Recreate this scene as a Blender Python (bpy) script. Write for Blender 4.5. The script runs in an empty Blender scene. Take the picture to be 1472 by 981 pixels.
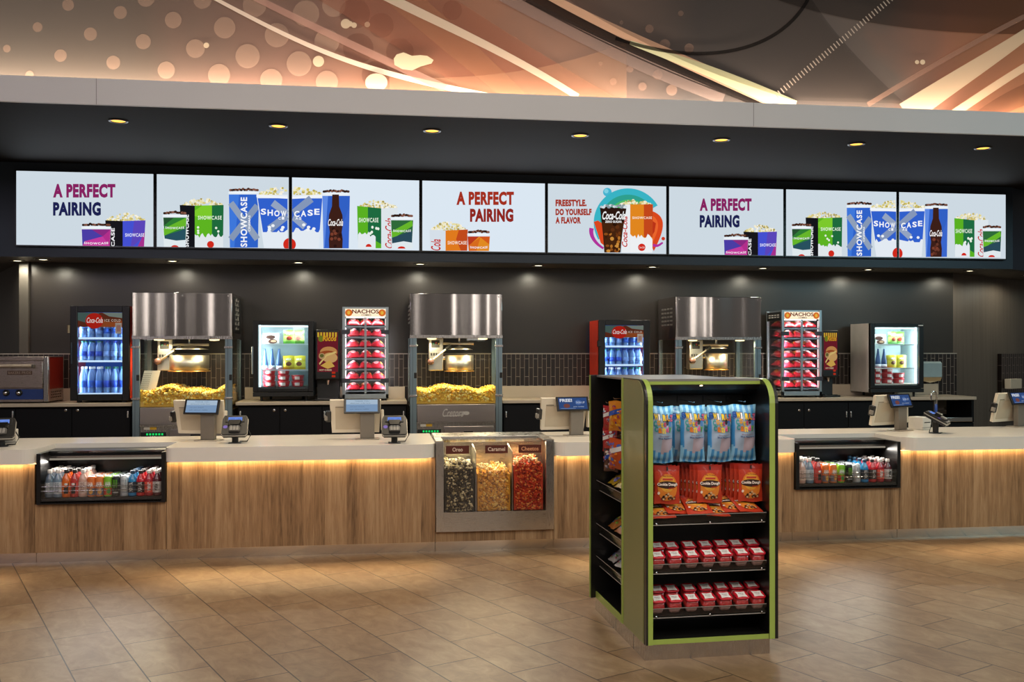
import bpy, bmesh, math, random
from math import sin, cos, pi, atan, radians, sqrt
from mathutils import Vector, Matrix
import numpy as np
S = bpy.context.scene
COL = S.collection
# ------------------------------------------------------------------ camera
F, H, YH = 1369.0, 1.65, 503.0          # focal length in pixels of a 1472x981 frame, eye height, horizon row
TH = atan(189 / F); ST, CT = sin(TH), cos(TH)
cd = bpy.data.cameras.new('camera'); cam = bpy.data.objects.new('camera', cd); COL.objects.link(cam)
cam.location = (0, 0, H); cam.rotation_euler = (pi / 2, 0, -TH)
cd.sensor_width = 36; cd.lens = 36 * F / 1472; cd.shift_y = (YH - 490.5) / 1472; cd.clip_end = 200
S.camera = cam
vs = S.view_settings
S.display_settings.display_device = 'sRGB'
vs.view_transform = 'Standard'; vs.look = 'None'; vs.gamma = 1; vs.exposure = 0; vs.use_curve_mapping = False
# ------------------------------------------------------------------ world and the lobby's ceiling lamps
w = bpy.data.worlds.new('lobby'); S.world = w; w.use_nodes = True
w.node_tree.nodes['Background'].inputs[0].default_value = (0.62, 0.55, 0.5, 1)
w.node_tree.nodes['Background'].inputs[1].default_value = 0.13
def area(name, loc, rot, sx, sy, e, col, spread=180, parent=None):
    l = bpy.data.lights.new(name, 'AREA'); l.shape = 'RECTANGLE'; l.size = sx; l.size_y = sy
    l.energy = e; l.color = col; l.spread = radians(spread)
    o = bpy.data.objects.new(name, l); COL.objects.link(o); o.location = loc; o.rotation_euler = rot
    if parent: o.parent = parent
    return o
area('lobby_lamp', (0.5, 2.6, 5.6), (radians(14), 0, 0), 7, 2.0, 175, (1.0, 0.9, 0.78))
for gx, gw in ((-6.0, 0.35), (-2.2, 0.3), (2.6, 0.5), (5.0, 0.3), (7.6, 0.4)): area('hood_streak_light', (gx, -5.5, 3.6), (pi / 2 - 0.1, 0, 0), gw, 3.4, 45 * gw, (1.0, 0.93, 0.86))  # added upright lights behind the camera, for hood streaks and front fill
area('lobby_lamp', (2.0, -1.0, 5.6), (radians(38), 0, 0), 8, 1.2, 190, (1.0, 0.9, 0.8))
area('lobby_lamp', (-5.5, 1.0, 4.6), (radians(55), 0, radians(-40)), 2.0, 1.5, 60, (0.88, 0.78, 1.0))
area('lobby_lamp', (10.0, 1.5, 4.6), (radians(55), 0, radians(45)), 2.0, 1.5, 150, (0.5, 0.9, 1.0))
# ------------------------------------------------------------------ measuring helpers
def PX(px, Y):
    t = (px - 736) / F; d = Y / (CT - t * ST); return d * ST + t * d * CT
def PZ(px, py, Y):
    t = (px - 736) / F; d = Y / (CT - t * ST); return H + (YH - py) * d / F
def PF(px, py, Z):
    d = (Z - H) * F / (YH - py); t = (px - 736) / F; return d * ST + t * d * CT, d * CT - t * d * ST
# ------------------------------------------------------------------ materials
def lin(h):
    if not isinstance(h, str): return tuple(h)
    h = h.lstrip('#'); r = []
    for i in (0, 2, 4):
        c = int(h[i:i + 2], 16) / 255; r.append(c / 12.92 if c <= 0.04045 else ((c + 0.055) / 1.055) ** 2.4)
    return tuple(r)
MC = {}
def nd(nt, t, **k):
    n = nt.nodes.new(t)
    for a, v in k.items():
        if isinstance(v, (int, float, str, tuple, bool)) and a in n.inputs: n.inputs[a].default_value = v
        else: setattr(n, a, v)
    return n
def base(name):
    m = bpy.data.materials.new(name); m.use_nodes = True
    nt = m.node_tree; return m, nt, nt.nodes['Principled BSDF'], nt.links.new
def coords(nt, L, scale=(1, 1, 1), rot=(0, 0, 0), loc=(0, 0, 0)):
    t = nd(nt, 'ShaderNodeTexCoord'); m = nd(nt, 'ShaderNodeMapping')
    m.inputs['Scale'].default_value = scale; m.inputs['Rotation'].default_value = rot; m.inputs['Location'].default_value = loc
    L(t.outputs['Object'], m.inputs['Vector']); return m.outputs[0]
def ramp(nt, L, fac, stops):
    r = nd(nt, 'ShaderNodeValToRGB'); e = r.color_ramp.elements
    while len(e) < len(stops): e.new(0.5)
    for i, (p, c) in enumerate(stops):
        e[i].position = p; e[i].color = (*lin(c), 1)
    L(fac, r.inputs[0]); return r.outputs[0]
def M(col, rough=0.5, metal=0.0, var=0.08, scale=6.0, bump=0.0, bscale=40.0, coat=0.0, alpha=1.0, sp=0.5, stretch=(1, 1, 1)):
    """plain procedural material: colour with a soft noise variation"""
    key = ('M', col if isinstance(col, str) else tuple(col), rough, metal, var, scale, bump, bscale, coat, alpha, sp, stretch)
    if key in MC: return MC[key]
    m, nt, b, L = base('surface'); c = lin(col)
    v = coords(nt, L, stretch)
    n = nd(nt, 'ShaderNodeTexNoise', Scale=scale, Detail=3.0); L(v, n.inputs['Vector'])
    L(ramp(nt, L, n.outputs['Fac'], [(0.25, tuple(x * (1 - var) for x in c)), (0.75, tuple(min(1, x * (1 + var)) for x in c))]), b.inputs['Base Color'])
    b.inputs['Roughness'].default_value = rough; b.inputs['Metallic'].default_value = metal
    b.inputs['Coat Weight'].default_value = coat; b.inputs['Alpha'].default_value = alpha
    b.inputs['Specular IOR Level'].default_value = sp
    if bump:
        n2 = nd(nt, 'ShaderNodeTexNoise', Scale=bscale, Detail=2.0); L(v, n2.inputs['Vector'])
        bp = nd(nt, 'ShaderNodeBump', Strength=bump, Distance=0.01); L(n2.outputs['Fac'], bp.inputs['Height']); L(bp.outputs[0], b.inputs['Normal'])
    MC[key] = m; return m
def E(col, s=1.0):
    key = ('E', col if isinstance(col, str) else tuple(col), s)
    if key in MC: return MC[key]
    m = bpy.data.materials.new('glow'); m.use_nodes = True; nt = m.node_tree; nt.nodes.clear()
    e = nd(nt, 'ShaderNodeEmission'); e.inputs[0].default_value = (*lin(col), 1); e.inputs[1].default_value = s
    o = nd(nt, 'ShaderNodeOutputMaterial'); nt.links.new(e.outputs[0], o.inputs[0]); MC[key] = m; return m
def glass(tint=(1, 1, 1), refl=0.12, rough=0.02):
    key = ('G', tint, refl, rough)
    if key in MC: return MC[key]
    m = bpy.data.materials.new('glass'); m.use_nodes = True; nt = m.node_tree; nt.nodes.clear(); L = nt.links.new
    t = nd(nt, 'ShaderNodeBsdfTransparent'); t.inputs[0].default_value = (*tint, 1)
    g = nd(nt, 'ShaderNodeBsdfGlossy'); g.inputs['Roughness'].default_value = rough
    fr = nd(nt, 'ShaderNodeLayerWeight', Blend=0.25); mu = nd(nt, 'ShaderNodeMath', operation='MULTIPLY_ADD')
    mu.inputs[1].default_value = 0.6; mu.inputs[2].default_value = refl * 0.35; L(fr.outputs['Fresnel'], mu.inputs[0])
    x = nd(nt, 'ShaderNodeMixShader'); L(mu.outputs[0], x.inputs[0]); L(t.outputs[0], x.inputs[1]); L(g.outputs[0], x.inputs[2])
    o = nd(nt, 'ShaderNodeOutputMaterial'); L(x.outputs[0], o.inputs[0]); MC[key] = m; return m
def film(col, a):
    """printed translucent ink / clear plastic: a share of colour over what lies behind"""
    key = ('F', col if isinstance(col, str) else tuple(col), a)
    if key in MC: return MC[key]
    m = bpy.data.materials.new('film'); m.use_nodes = True; nt = m.node_tree; nt.nodes.clear(); L = nt.links.new
    t = nd(nt, 'ShaderNodeBsdfTransparent'); d = nd(nt, 'ShaderNodeBsdfDiffuse'); d.inputs[0].default_value = (*lin(col), 1)
    x = nd(nt, 'ShaderNodeMixShader'); x.inputs[0].default_value = a; L(t.outputs[0], x.inputs[1]); L(d.outputs[0], x.inputs[2])
    o = nd(nt, 'ShaderNodeOutputMaterial'); L(x.outputs[0], o.inputs[0]); MC[key] = m; return m
def steel(col=(0.62, 0.6, 0.58), rough=0.22, warp=0.0, brush=(1, 1, 60), wscale=(2.2, 2.2, 0.7)):
    key = ('S', tuple(col), rough, warp, brush, wscale)
    if key in MC: return MC[key]
    m, nt, b, L = base('stainless_steel')
    b.inputs['Metallic'].default_value = 1; b.inputs['Base Color'].default_value = (*col, 1)
    n = nd(nt, 'ShaderNodeTexNoise', Scale=14.0, Detail=3.0); L(coords(nt, L, brush), n.inputs['Vector'])
    mr = nd(nt, 'ShaderNodeMapRange'); mr.inputs[3].default_value = rough * 0.75; mr.inputs[4].default_value = rough * 1.3
    L(n.outputs['Fac'], mr.inputs[0]); L(mr.outputs[0], b.inputs['Roughness'])
    if warp:
        n2 = nd(nt, 'ShaderNodeTexNoise', Scale=1.0, Detail=0.5); L(coords(nt, L, wscale), n2.inputs['Vector'])
        bp = nd(nt, 'ShaderNodeBump', Strength=1.0, Distance=warp); L(n2.outputs['Fac'], bp.inputs['Height']); L(bp.outputs[0], b.inputs['Normal'])
    MC[key] = m; return m
def wood():
    m, nt, b, L = base('oak_laminate')
    v = coords(nt, L, (1, 1, 1))
    sx = nd(nt, 'ShaderNodeSeparateXYZ'); L(v, sx.inputs[0])
    dv = nd(nt, 'ShaderNodeMath', operation='DIVIDE'); dv.inputs[1].default_value = 0.085; L(sx.outputs[0], dv.inputs[0])
    fl = nd(nt, 'ShaderNodeMath', operation='FLOOR'); L(dv.outputs[0], fl.inputs[0])
    wn = nd(nt, 'ShaderNodeTexWhiteNoise', noise_dimensions='1D'); L(fl.outputs[0], wn.inputs['W'])
    cb = nd(nt, 'ShaderNodeCombineXYZ'); L(wn.outputs['Value'], cb.inputs[2])
    va = nd(nt, 'ShaderNodeVectorMath', operation='MULTIPLY_ADD'); va.inputs[1].default_value = (1, 1, 1)
    sc = nd(nt, 'ShaderNodeVectorMath', operation='SCALE'); sc.inputs['Scale'].default_value = 7.0
    L(cb.outputs[0], sc.inputs[0]); L(v, va.inputs[0]); L(sc.outputs[0], va.inputs[2])
    mp = nd(nt, 'ShaderNodeMapping'); mp.inputs['Scale'].default_value = (9, 9, 0.55); L(va.outputs[0], mp.inputs[0])
    n = nd(nt, 'ShaderNodeTexNoise', Scale=4.0, Detail=6.0, Roughness=0.6, Distortion=0.6); L(mp.outputs[0], n.inputs['Vector'])
    mp2 = nd(nt, 'ShaderNodeMapping'); mp2.inputs['Scale'].default_value = (60, 60, 2.0); L(va.outputs[0], mp2.inputs[0])
    n2 = nd(nt, 'ShaderNodeTexNoise', Scale=5.0, Detail=3.0); L(mp2.outputs[0], n2.inputs['Vector'])
    a1 = nd(nt, 'ShaderNodeMath', operation='MULTIPLY_ADD'); a1.inputs[1].default_value = 0.3; L(wn.outputs['Value'], a1.inputs[0])
    a2 = nd(nt, 'ShaderNodeMath', operation='MULTIPLY_ADD'); a2.inputs[1].default_value = 0.45; L(n2.outputs['Fac'], a2.inputs[0])
    a3 = nd(nt, 'ShaderNodeMath', operation='MULTIPLY'); a3.inputs[1].default_value = 0.85; L(n.outputs['Fac'], a3.inputs[0])
    L(a3.outputs[0], a2.inputs[2]); L(a2.outputs[0], a1.inputs[2])
    L(ramp(nt, L, a1.outputs[0], [(0.5, '#63482e'), (0.68, '#8c6a47'), (0.86, '#a37f59'), (1.0, '#b29069')]), b.inputs['Base Color'])
    b.inputs['Roughness'].default_value = 0.5
    return m
def floor_mat():
    m, nt, b, L = base('floor_tile')
    t = nd(nt, 'ShaderNodeTexCoord'); a = radians(24.94)
    sp = nd(nt, 'ShaderNodeSeparateXYZ'); L(t.outputs['Object'], sp.inputs[0])
    def combo(kx, ky, off):
        p = nd(nt, 'ShaderNodeMath', operation='MULTIPLY'); p.inputs[1].default_value = kx; L(sp.outputs[0], p.inputs[0])
        q = nd(nt, 'ShaderNodeMath', operation='MULTIPLY_ADD'); q.inputs[1].default_value = ky; L(sp.outputs[1], q.inputs[0]); L(p.outputs[0], q.inputs[2])
        r = nd(nt, 'ShaderNodeMath', operation='ADD'); r.inputs[1].default_value = off; L(q.outputs[0], r.inputs[0]); return r.outputs[0]
    u = combo(-sin(a), cos(a), 62.8); v = combo(cos(a), sin(a), -0.112 + 0.3135 * 40)
    cb = nd(nt, 'ShaderNodeCombineXYZ'); L(u, cb.inputs[0]); L(v, cb.inputs[1])
    br = nd(nt, 'ShaderNodeTexBrick', offset=0.5, offset_frequency=2); L(cb.outputs[0], br.inputs['Vector'])
    for k, x in (('Scale', 1.0), ('Mortar Size', 0.0036), ('Mortar Smooth', 0.1), ('Bias', 0.0), ('Brick Width', 0.628), ('Row Height', 0.3135)): br.inputs[k].default_value = x
    br.inputs['Color1'].default_value = (0, 0, 0, 1); br.inputs['Color2'].default_value = (1, 1, 1, 1); br.inputs['Mortar'].default_value = (0.5, 0.5, 0.5, 1)
    bw = nd(nt, 'ShaderNodeRGBToBW'); L(br.outputs['Color'], bw.inputs[0])
    ad = nd(nt, 'ShaderNodeCombineXYZ'); L(bw.outputs[0], ad.inputs[2])
    sc = nd(nt, 'ShaderNodeVectorMath', operation='SCALE'); sc.inputs['Scale'].default_value = 23.0; L(ad.outputs[0], sc.inputs[0])
    va = nd(nt, 'ShaderNodeVectorMath', operation='ADD'); L(cb.outputs[0], va.inputs[0]); L(sc.outputs[0], va.inputs[1])
    mp = nd(nt, 'ShaderNodeMapping'); mp.inputs['Scale'].default_value = (4.5, 7.5, 1); mp.inputs['Rotation'].default_value = (0, 0, 0.3); L(va.outputs[0], mp.inputs[0])
    n = nd(nt, 'ShaderNodeTexNoise', Scale=1.3, Detail=10.0, Roughness=0.68, Distortion=0.8); L(mp.outputs[0], n.inputs['Vector'])
    x = nd(nt, 'ShaderNodeMath', operation='MULTIPLY_ADD'); x.inputs[1].default_value = 0.16; L(bw.outputs[0], x.inputs[0]); L(n.outputs['Fac'], x.inputs[2])
    c = ramp(nt, L, x.outputs[0], [(0.25, '#6a5138'), (0.48, '#806447'), (0.64, '#907556'), (0.88, '#a58c6a')])
    mx = nd(nt, 'ShaderNodeMix', data_type='RGBA'); L(br.outputs['Fac'], mx.inputs[0]); L(c, mx.inputs[6]); mx.inputs[7].default_value = (*lin('#2a1c12'), 1)
    L(mx.outputs[2], b.inputs['Base Color'])
    b.inputs['Roughness'].default_value = 0.36; b.inputs['Specular IOR Level'].default_value = 0.45
    bp = nd(nt, 'ShaderNodeBump', Strength=0.5, Distance=0.003, invert=True); L(br.outputs['Fac'], bp.inputs['Height'])
    b2 = nd(nt, 'ShaderNodeBump', Strength=0.12, Distance=0.004); L(n.outputs['Fac'], b2.inputs['Height']); L(bp.outputs[0], b2.inputs['Normal']); L(b2.outputs[0], b.inputs['Normal'])
    return m
def tile_mat():
    m, nt, b, L = base('dark_wall_tile')
    t = nd(nt, 'ShaderNodeTexCoord'); sp = nd(nt, 'ShaderNodeSeparateXYZ'); L(t.outputs['Object'], sp.inputs[0])
    cb = nd(nt, 'ShaderNodeCombineXYZ'); L(sp.outputs[2], cb.inputs[0]); L(sp.outputs[0], cb.inputs[1])
    br = nd(nt, 'ShaderNodeTexBrick', offset=0.5, offset_frequency=2); L(cb.outputs[0], br.inputs['Vector'])
    for k, x in (('Scale', 1.0), ('Mortar Size', 0.0022), ('Mortar Smooth', 0.1), ('Brick Width', 0.206), ('Row Height', 0.0515)): br.inputs[k].default_value = x
    br.inputs['Color1'].default_value = (*lin('#17110f'), 1); br.inputs['Color2'].default_value = (*lin('#2a211d'), 1); br.inputs['Mortar'].default_value = (*lin('#8d8278'), 1)
    L(br.outputs['Color'], b.inputs['Base Color']); b.inputs['Roughness'].default_value = 0.3
    bp = nd(nt, 'ShaderNodeBump', Strength=0.4, Distance=0.003, invert=True); L(br.outputs['Fac'], bp.inputs['Height']); L(bp.outputs[0], b.inputs['Normal'])
    return m
# ------------------------------------------------------------------ mesh builder
ICO = None
def ico():
    global ICO
    if ICO is None:
        b = bmesh.new(); bmesh.ops.create_icosphere(b, subdivisions=1, radius=1)
        b.verts.ensure_lookup_table(); ICO = ([tuple(v.co) for v in b.verts], [[v.index for v in f.verts] for f in b.faces]); b.free()
    return ICO
class MB:
    def __init__(s): s.v = []; s.f = []; s.m = []; s.s = []; s.mats = []; s.x = None
    def mi(s, m):
        if m not in s.mats: s.mats.append(m)
        return s.mats.index(m)
    def add(s, vs, fs, m, smooth=False):
        o = len(s.v); i = s.mi(m)
        s.v += [s.x @ Vector(p) for p in vs] if s.x is not None else [tuple(p) for p in vs]
        for f in fs: s.f.append([a + o for a in f]); s.m.append(i); s.s.append(smooth)
        return s
    def box(s, x0, x1, y0, y1, z0, z1, m, bev=0.0, seg=2):
        if bev <= 0:
            vs = [(x, y, z) for z in (z0, z1) for y in (y0, y1) for x in (x0, x1)]
            return s.add(vs, [(0, 2, 3, 1), (4, 5, 7, 6), (0, 1, 5, 4), (1, 3, 7, 5), (3, 2, 6, 7), (2, 0, 4, 6)], m)
        b = bmesh.new(); bmesh.ops.create_cube(b, size=1)
        for v in b.verts: v.co = ((x0 + x1) / 2 + v.co.x * (x1 - x0), (y0 + y1) / 2 + v.co.y * (y1 - y0), (z0 + z1) / 2 + v.co.z * (z1 - z0))
        bmesh.ops.bevel(b, geom=b.edges[:], offset=bev, segments=seg, profile=0.5, affect='EDGES')
        b.verts.ensure_lookup_table(); b.verts.index_update()
        b.normal_update(); fl = [max(abs(c) for c in f.normal) < 0.999 for f in b.faces]
        s.add([tuple(v.co) for v in b.verts], [[v.index for v in f.verts] for f in b.faces], m, True); s.s[-len(fl):] = fl; b.free(); return s
    def prism(s, pts, ax, a0, a1, m, smooth=False, cap=True, mcap=None):
        """polygon pts extruded along axis ax from a0 to a1; pts are the two other axes in order"""
        def q(p, a): return (a, p[0], p[1]) if ax == 'x' else (p[0], a, p[1]) if ax == 'y' else (p[0], p[1], a)
        n = len(pts); vs = [q(p, a0) for p in pts] + [q(p, a1) for p in pts]
        s.add(vs, [(i, (i + 1) % n, n + (i + 1) % n, n + i) for i in range(n)], m, smooth)
        if cap: s.add([q(p, a0) for p in pts], [list(range(n - 1, -1, -1))], mcap or m); s.add([q(p, a1) for p in pts], [list(range(n))], mcap or m)
        return s
    def lathe(s, prof, c, m, n=16, ax='z', smooth=True, sq=None):
        """prof [(r, h)] round axis ax through c; sq turns the circle into a rounded square"""
        vs, fs = [], []
        for r, h in prof:
            for i in range(n):
                a = 2 * pi * (i + 0.5) / n; k = 1.0
                if sq: k = 1 / (abs(cos(a)) ** sq + abs(sin(a)) ** sq) ** (1 / sq)
                p, q = r * k * cos(a), r * k * sin(a)
                vs.append((c[0] + p, c[1] + q, c[2] + h) if ax == 'z' else (c[0] + p, c[1] + h, c[2] + q) if ax == 'y' else (c[0] + h, c[1] + p, c[2] + q))
        for j in range(len(prof) - 1):
            for i in range(n): fs.append((j * n + i, j * n + (i + 1) % n, (j + 1) * n + (i + 1) % n, (j + 1) * n + i))
        if prof[0][0] > 1e-6: fs.append(tuple(range(n - 1, -1, -1)))
        if prof[-1][0] > 1e-6: fs.append(tuple(range((len(prof) - 1) * n, len(prof) * n)))
        return s.add(vs, fs, m, smooth)
    def cyl(s, p0, p1, r, m, n=12, r2=None): return s.tube([p0, p1], r, m, n, r2)
    def tube(s, path, r, m, n=8, r2=None):
        P = [Vector(p) for p in path]; vs, fs = [], []
        for k, p in enumerate(P):
            d = (P[min(k + 1, len(P) - 1)] - P[max(k - 1, 0)]).normalized()
            a = Vector((0, 0, 1)) if abs(d.z) < 0.9 else Vector((1, 0, 0))
            e1 = d.cross(a).normalized(); e2 = d.cross(e1); rr = r if r2 is None else r + (r2 - r) * k / (len(P) - 1)
            for i in range(n): t = 2 * pi * i / n; vs.append(tuple(p + rr * (cos(t) * e1 + sin(t) * e2)))
        for k in range(len(P) - 1):
            for i in range(n): fs.append((k * n + i, k * n + (i + 1) % n, (k + 1) * n + (i + 1) % n, (k + 1) * n + i))
        s.add(vs, fs, m, True); s.add(vs[:n], [tuple(range(n - 1, -1, -1))], m); return s.add(vs[-n:], [tuple(range(n))], m)
    def blob(s, c, r, m, rnd=None, jit=0.0):
        vs, fs = ico(); r = r if isinstance(r, (tuple, list)) else (r, r, r)
        return s.add([(c[0] + p[0] * r[0] * (1 + (rnd.uniform(-jit, jit) if rnd else 0)), c[1] + p[1] * r[1] * (1 + (rnd.uniform(-jit, jit) if rnd else 0)), c[2] + p[2] * r[2] * (1 + (rnd.uniform(-jit, jit) if rnd else 0))) for p in vs], fs, m, True)
    def grid(s, fn, nu, nv, m, mf=None, smooth=True):
        vs = [fn(i / nu, j / nv) for j in range(nv + 1) for i in range(nu + 1)]
        o = len(s.v); s.v += [s.x @ Vector(p) for p in vs] if s.x is not None else vs
        for j in range(nv):
            for i in range(nu):
                a = o + j * (nu + 1) + i; s.f.append([a, a + 1, a + nu + 2, a + nu + 1])
                s.m.append(s.mi(mf((i + 0.5) / nu, (j + 0.5) / nv) if mf else m)); s.s.append(smooth)
        return s
    def build(s, name, parent=None, loc=None):
        me = bpy.data.meshes.new(name); me.from_pydata([tuple(p) for p in s.v], [], s.f)
        for m in s.mats: me.materials.append(m)
        me.polygons.foreach_set('material_index', s.m); me.polygons.foreach_set('use_smooth', s.s); me.update()
        o = bpy.data.objects.new(name, me); COL.objects.link(o)
        if parent is not None: o.parent = parent
        if loc is not None: o.location = loc
        return o
def tag(o, label=None, cat=None, group=None, kind=None):
    if label: o['label'] = label
    if cat: o['category'] = cat
    if group: o['group'] = group
    if kind: o['kind'] = kind
    return o
def thing(name, label, cat, loc=(0, 0, 0), rz=0.0, group=None):
    o = bpy.data.objects.new(name, None); COL.objects.link(o); o.location = loc; o.rotation_euler = (0, 0, rz); o.empty_display_size = 0.05
    return tag(o, label, cat, group)
def kids(o): return [c for c in bpy.data.objects if c.parent == o]
TREE = {}
def dup(root, loc, rz, label, group=None):
    if root.name not in TREE: TREE[root.name] = [(c, kids(c)) for c in kids(root)]
    r = root.copy(); COL.objects.link(r); r.location = loc; r.rotation_euler = (0, 0, rz); r['label'] = label
    if group: r['group'] = group
    for c, gs in TREE[root.name]:
        k = c.copy(); COL.objects.link(k); k.parent = r
        for g in gs: q = g.copy(); COL.objects.link(q); q.parent = k
    return r
class Maker:
    """first call places the built thing itself, later calls place copies"""
    def __init__(s, fn): s.fn = fn; s.o = None
    def __call__(s, loc, rz, label, group=None):
        if s.o is None:
            s.o = s.fn(); s.o.location = loc; s.o.rotation_euler = (0, 0, rz); s.o['label'] = label
            if group: s.o['group'] = group
            return s.o
        return dup(s.o, loc, rz, label, group)
def struct(name, mb, label=None):
    o = mb.build(name); return tag(o, label, None, None, 'structure')
# ------------------------------------------------------------------ flat printed artwork
TC = {}
def text_mesh(body, shear=0.0, bold=0.0, gap=1.0):
    k = (body, shear, bold, gap)
    if k not in TC:
        cu = bpy.data.curves.new('lettering', 'FONT'); cu.body = body; cu.shear = shear; cu.offset = bold; cu.space_character = gap; cu.resolution_u = 3; cu.fill_mode = 'FRONT'
        ob = bpy.data.objects.new('lettering', cu); COL.objects.link(ob); dg = bpy.context.evaluated_depsgraph_get()
        me = bpy.data.meshes.new_from_object(ob.evaluated_get(dg))
        vs = [(v.co.x, v.co.y) for v in me.vertices]; fs = [list(p.vertices) for p in me.polygons]
        bpy.data.objects.remove(ob); bpy.data.curves.remove(cu); bpy.data.meshes.remove(me)
        xs = [p[0] for p in vs]; ys = [p[1] for p in vs]; x0, y0 = min(xs), min(ys); sx, sy = max(xs) - x0 or 1, max(ys) - y0 or 1
        TC[k] = ([((x - x0) / sx, (y - y0) / sy) for x, y in vs], fs)
    return TC[k]
class Art:
    """draws on a surface: mp(u, v, n) gives the 3-D point, n = height above the surface"""
    def __init__(s, mb, mp, eps=0.0005): s.mb = mb; s.mp = mp; s.e = eps; s.n = eps
    def up(s): s.n += s.e
    def poly(s, pts, m): s.mb.add([s.mp(u, v, s.n) for u, v in pts], [list(range(len(pts)))], m); s.up(); return s
    def rect(s, u0, v0, u1, v1, m): return s.poly([(u0, v0), (u1, v0), (u1, v1), (u0, v1)], m)
    def disc(s, cu, cv, ru, rv, m, n=24, rings=1, a0=0.0, a1=2 * pi):
        full = abs(a1 - a0 - 2 * pi) < 1e-6; vs = [s.mp(cu, cv, s.n)]; fs = []; k = n if full else n + 1
        for r in range(1, rings + 1):
            for i in range(k): a = a0 + (a1 - a0) * i / n; vs.append(s.mp(cu + ru * r / rings * cos(a), cv + rv * r / rings * sin(a), s.n))
        for i in range(n):
            j = (i + 1) % k; fs.append((0, 1 + i, 1 + j))
            for r in range(1, rings): o = 1 + (r - 1) * k; fs.append((o + i, o + k + i, o + k + j, o + j))
        s.mb.add(vs, fs, m); s.up(); return s
    def strip(s, a, b, m):
        vs = [s.mp(u, v, s.n) for u, v in a] + [s.mp(u, v, s.n) for u, v in b]; n = len(a)
        s.mb.add(vs, [(i, i + 1, n + i + 1, n + i) for i in range(n - 1)], m); s.up(); return s
    def stroke(s, pts, w, m, w1=None, asp=1.0):
        A, B = [], []; n = len(pts)
        for i, p in enumerate(pts):
            q0, q1 = pts[max(i - 1, 0)], pts[min(i + 1, n - 1)]; dx, dy = (q1[0] - q0[0]), (q1[1] - q0[1]) * asp; l = sqrt(dx * dx + dy * dy) or 1
            h = (w if w1 is None else w + (w1 - w) * i / (n - 1)) / 2
            A.append((p[0] - dy / l * h, p[1] + dx / l * h / asp)); B.append((p[0] + dy / l * h, p[1] - dx / l * h / asp))
        return s.strip(A, B, m)
    def text(s, body, u0, v0, u1, v1, m, shear=0.0, bold=0.0, rot=0, gap=1.0, bow=0.0):
        """fills the box (u0,v0 lower left; u1,v1 upper right); rot=1 reads upwards, rot=-1 downwards"""
        vs, fs = text_mesh(body, shear, bold, gap); P = []
        for x, y in vs:
            y2 = y + bow * (4 * x * (1 - x) - 1)
            if rot == 1: u, v = u0 + (1 - y2) * (u1 - u0), v0 + x * (v1 - v0)
            elif rot == -1: u, v = u0 + y2 * (u1 - u0), v1 + x * (v0 - v1)
            else: u, v = u0 + x * (u1 - u0), v0 + y2 * (v1 - v0)
            P.append(s.mp(u, v, s.n))
        s.mb.add(P, fs, m); s.up(); return s
def curve(p0, p1, p2, p3=None, n=16):
    out = []
    for i in range(n + 1):
        t = i / n
        if p3 is None: out.append(tuple((1 - t) ** 2 * a + 2 * t * (1 - t) * b + t * t * c for a, b, c in zip(p0, p1, p2)))
        else: out.append(tuple((1 - t) ** 3 * a + 3 * t * (1 - t) ** 2 * b + 3 * t * t * (1 - t) * c + t ** 3 * d for a, b, c, d in zip(p0, p1, p2, p3)))
    return out
def onY(Y):
    """photo-pixel chart of an upright plane at depth Y that faces the camera side"""
    return lambda u, v, n: (PX(u, Y), Y - n, PZ(u, v, Y))
# common materials
BLACK = M('#141312', 0.45); SATIN = M('#1b1a19', 0.3); STEEL = steel(); CHROME = steel((0.75, 0.75, 0.75), 0.08); ALU = M('#a9b4ba', 0.35, 0.9, 0.05)
GLASS = glass(); CREAM = M('#cdbfa8', 0.5, var=0.03); WHITE = M('#e6e3de', 0.5, var=0.03); RED = M('#b5281c', 0.4); GREY = M('#7d7a76', 0.5)
# ================================================================== the room
YC = 7.77      # oak front of the counter
YL = 7.70      # front lip of the worktop
YB = 10.34     # doors of the back bar
YW = 10.94     # back wall
YS = 10.28     # front of the screen bulkhead
ZS = 3.56      # soffit
ZT, ZU = 0.886, 0.774   # worktop
HB = 1.10      # back-bar top
mb = MB(); mb.box(-9, 14, -4, 16, -0.1, 0, floor_mat()); struct('floor', mb, 'brown stone-look floor tiles laid on the diagonal')
DARKW = M('#2c2824', 0.3, var=0.1, scale=1.2, bump=0.05, bscale=120)
DARKB = M('#3b4246', 0.42, var=0.08, scale=1.2)
xl, xr = PX(30, YW), PX(1370, YW)
mb = MB(); mb.box(xl, xr, YW, YW + 0.12, 0, 3.0, DARKW); struct('wall_back', mb, 'dark wall panel behind the snack machines')
x0, x1 = PX(30, YW), PX(43, YW)
mb = MB(); mb.box(x0, x1, YW - 0.05, YW - 0.002, 0, 2.63, M('#4f4a43', 0.5)); struct('trim_1', mb, 'upright strip at the left end of the dark wall')
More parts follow.
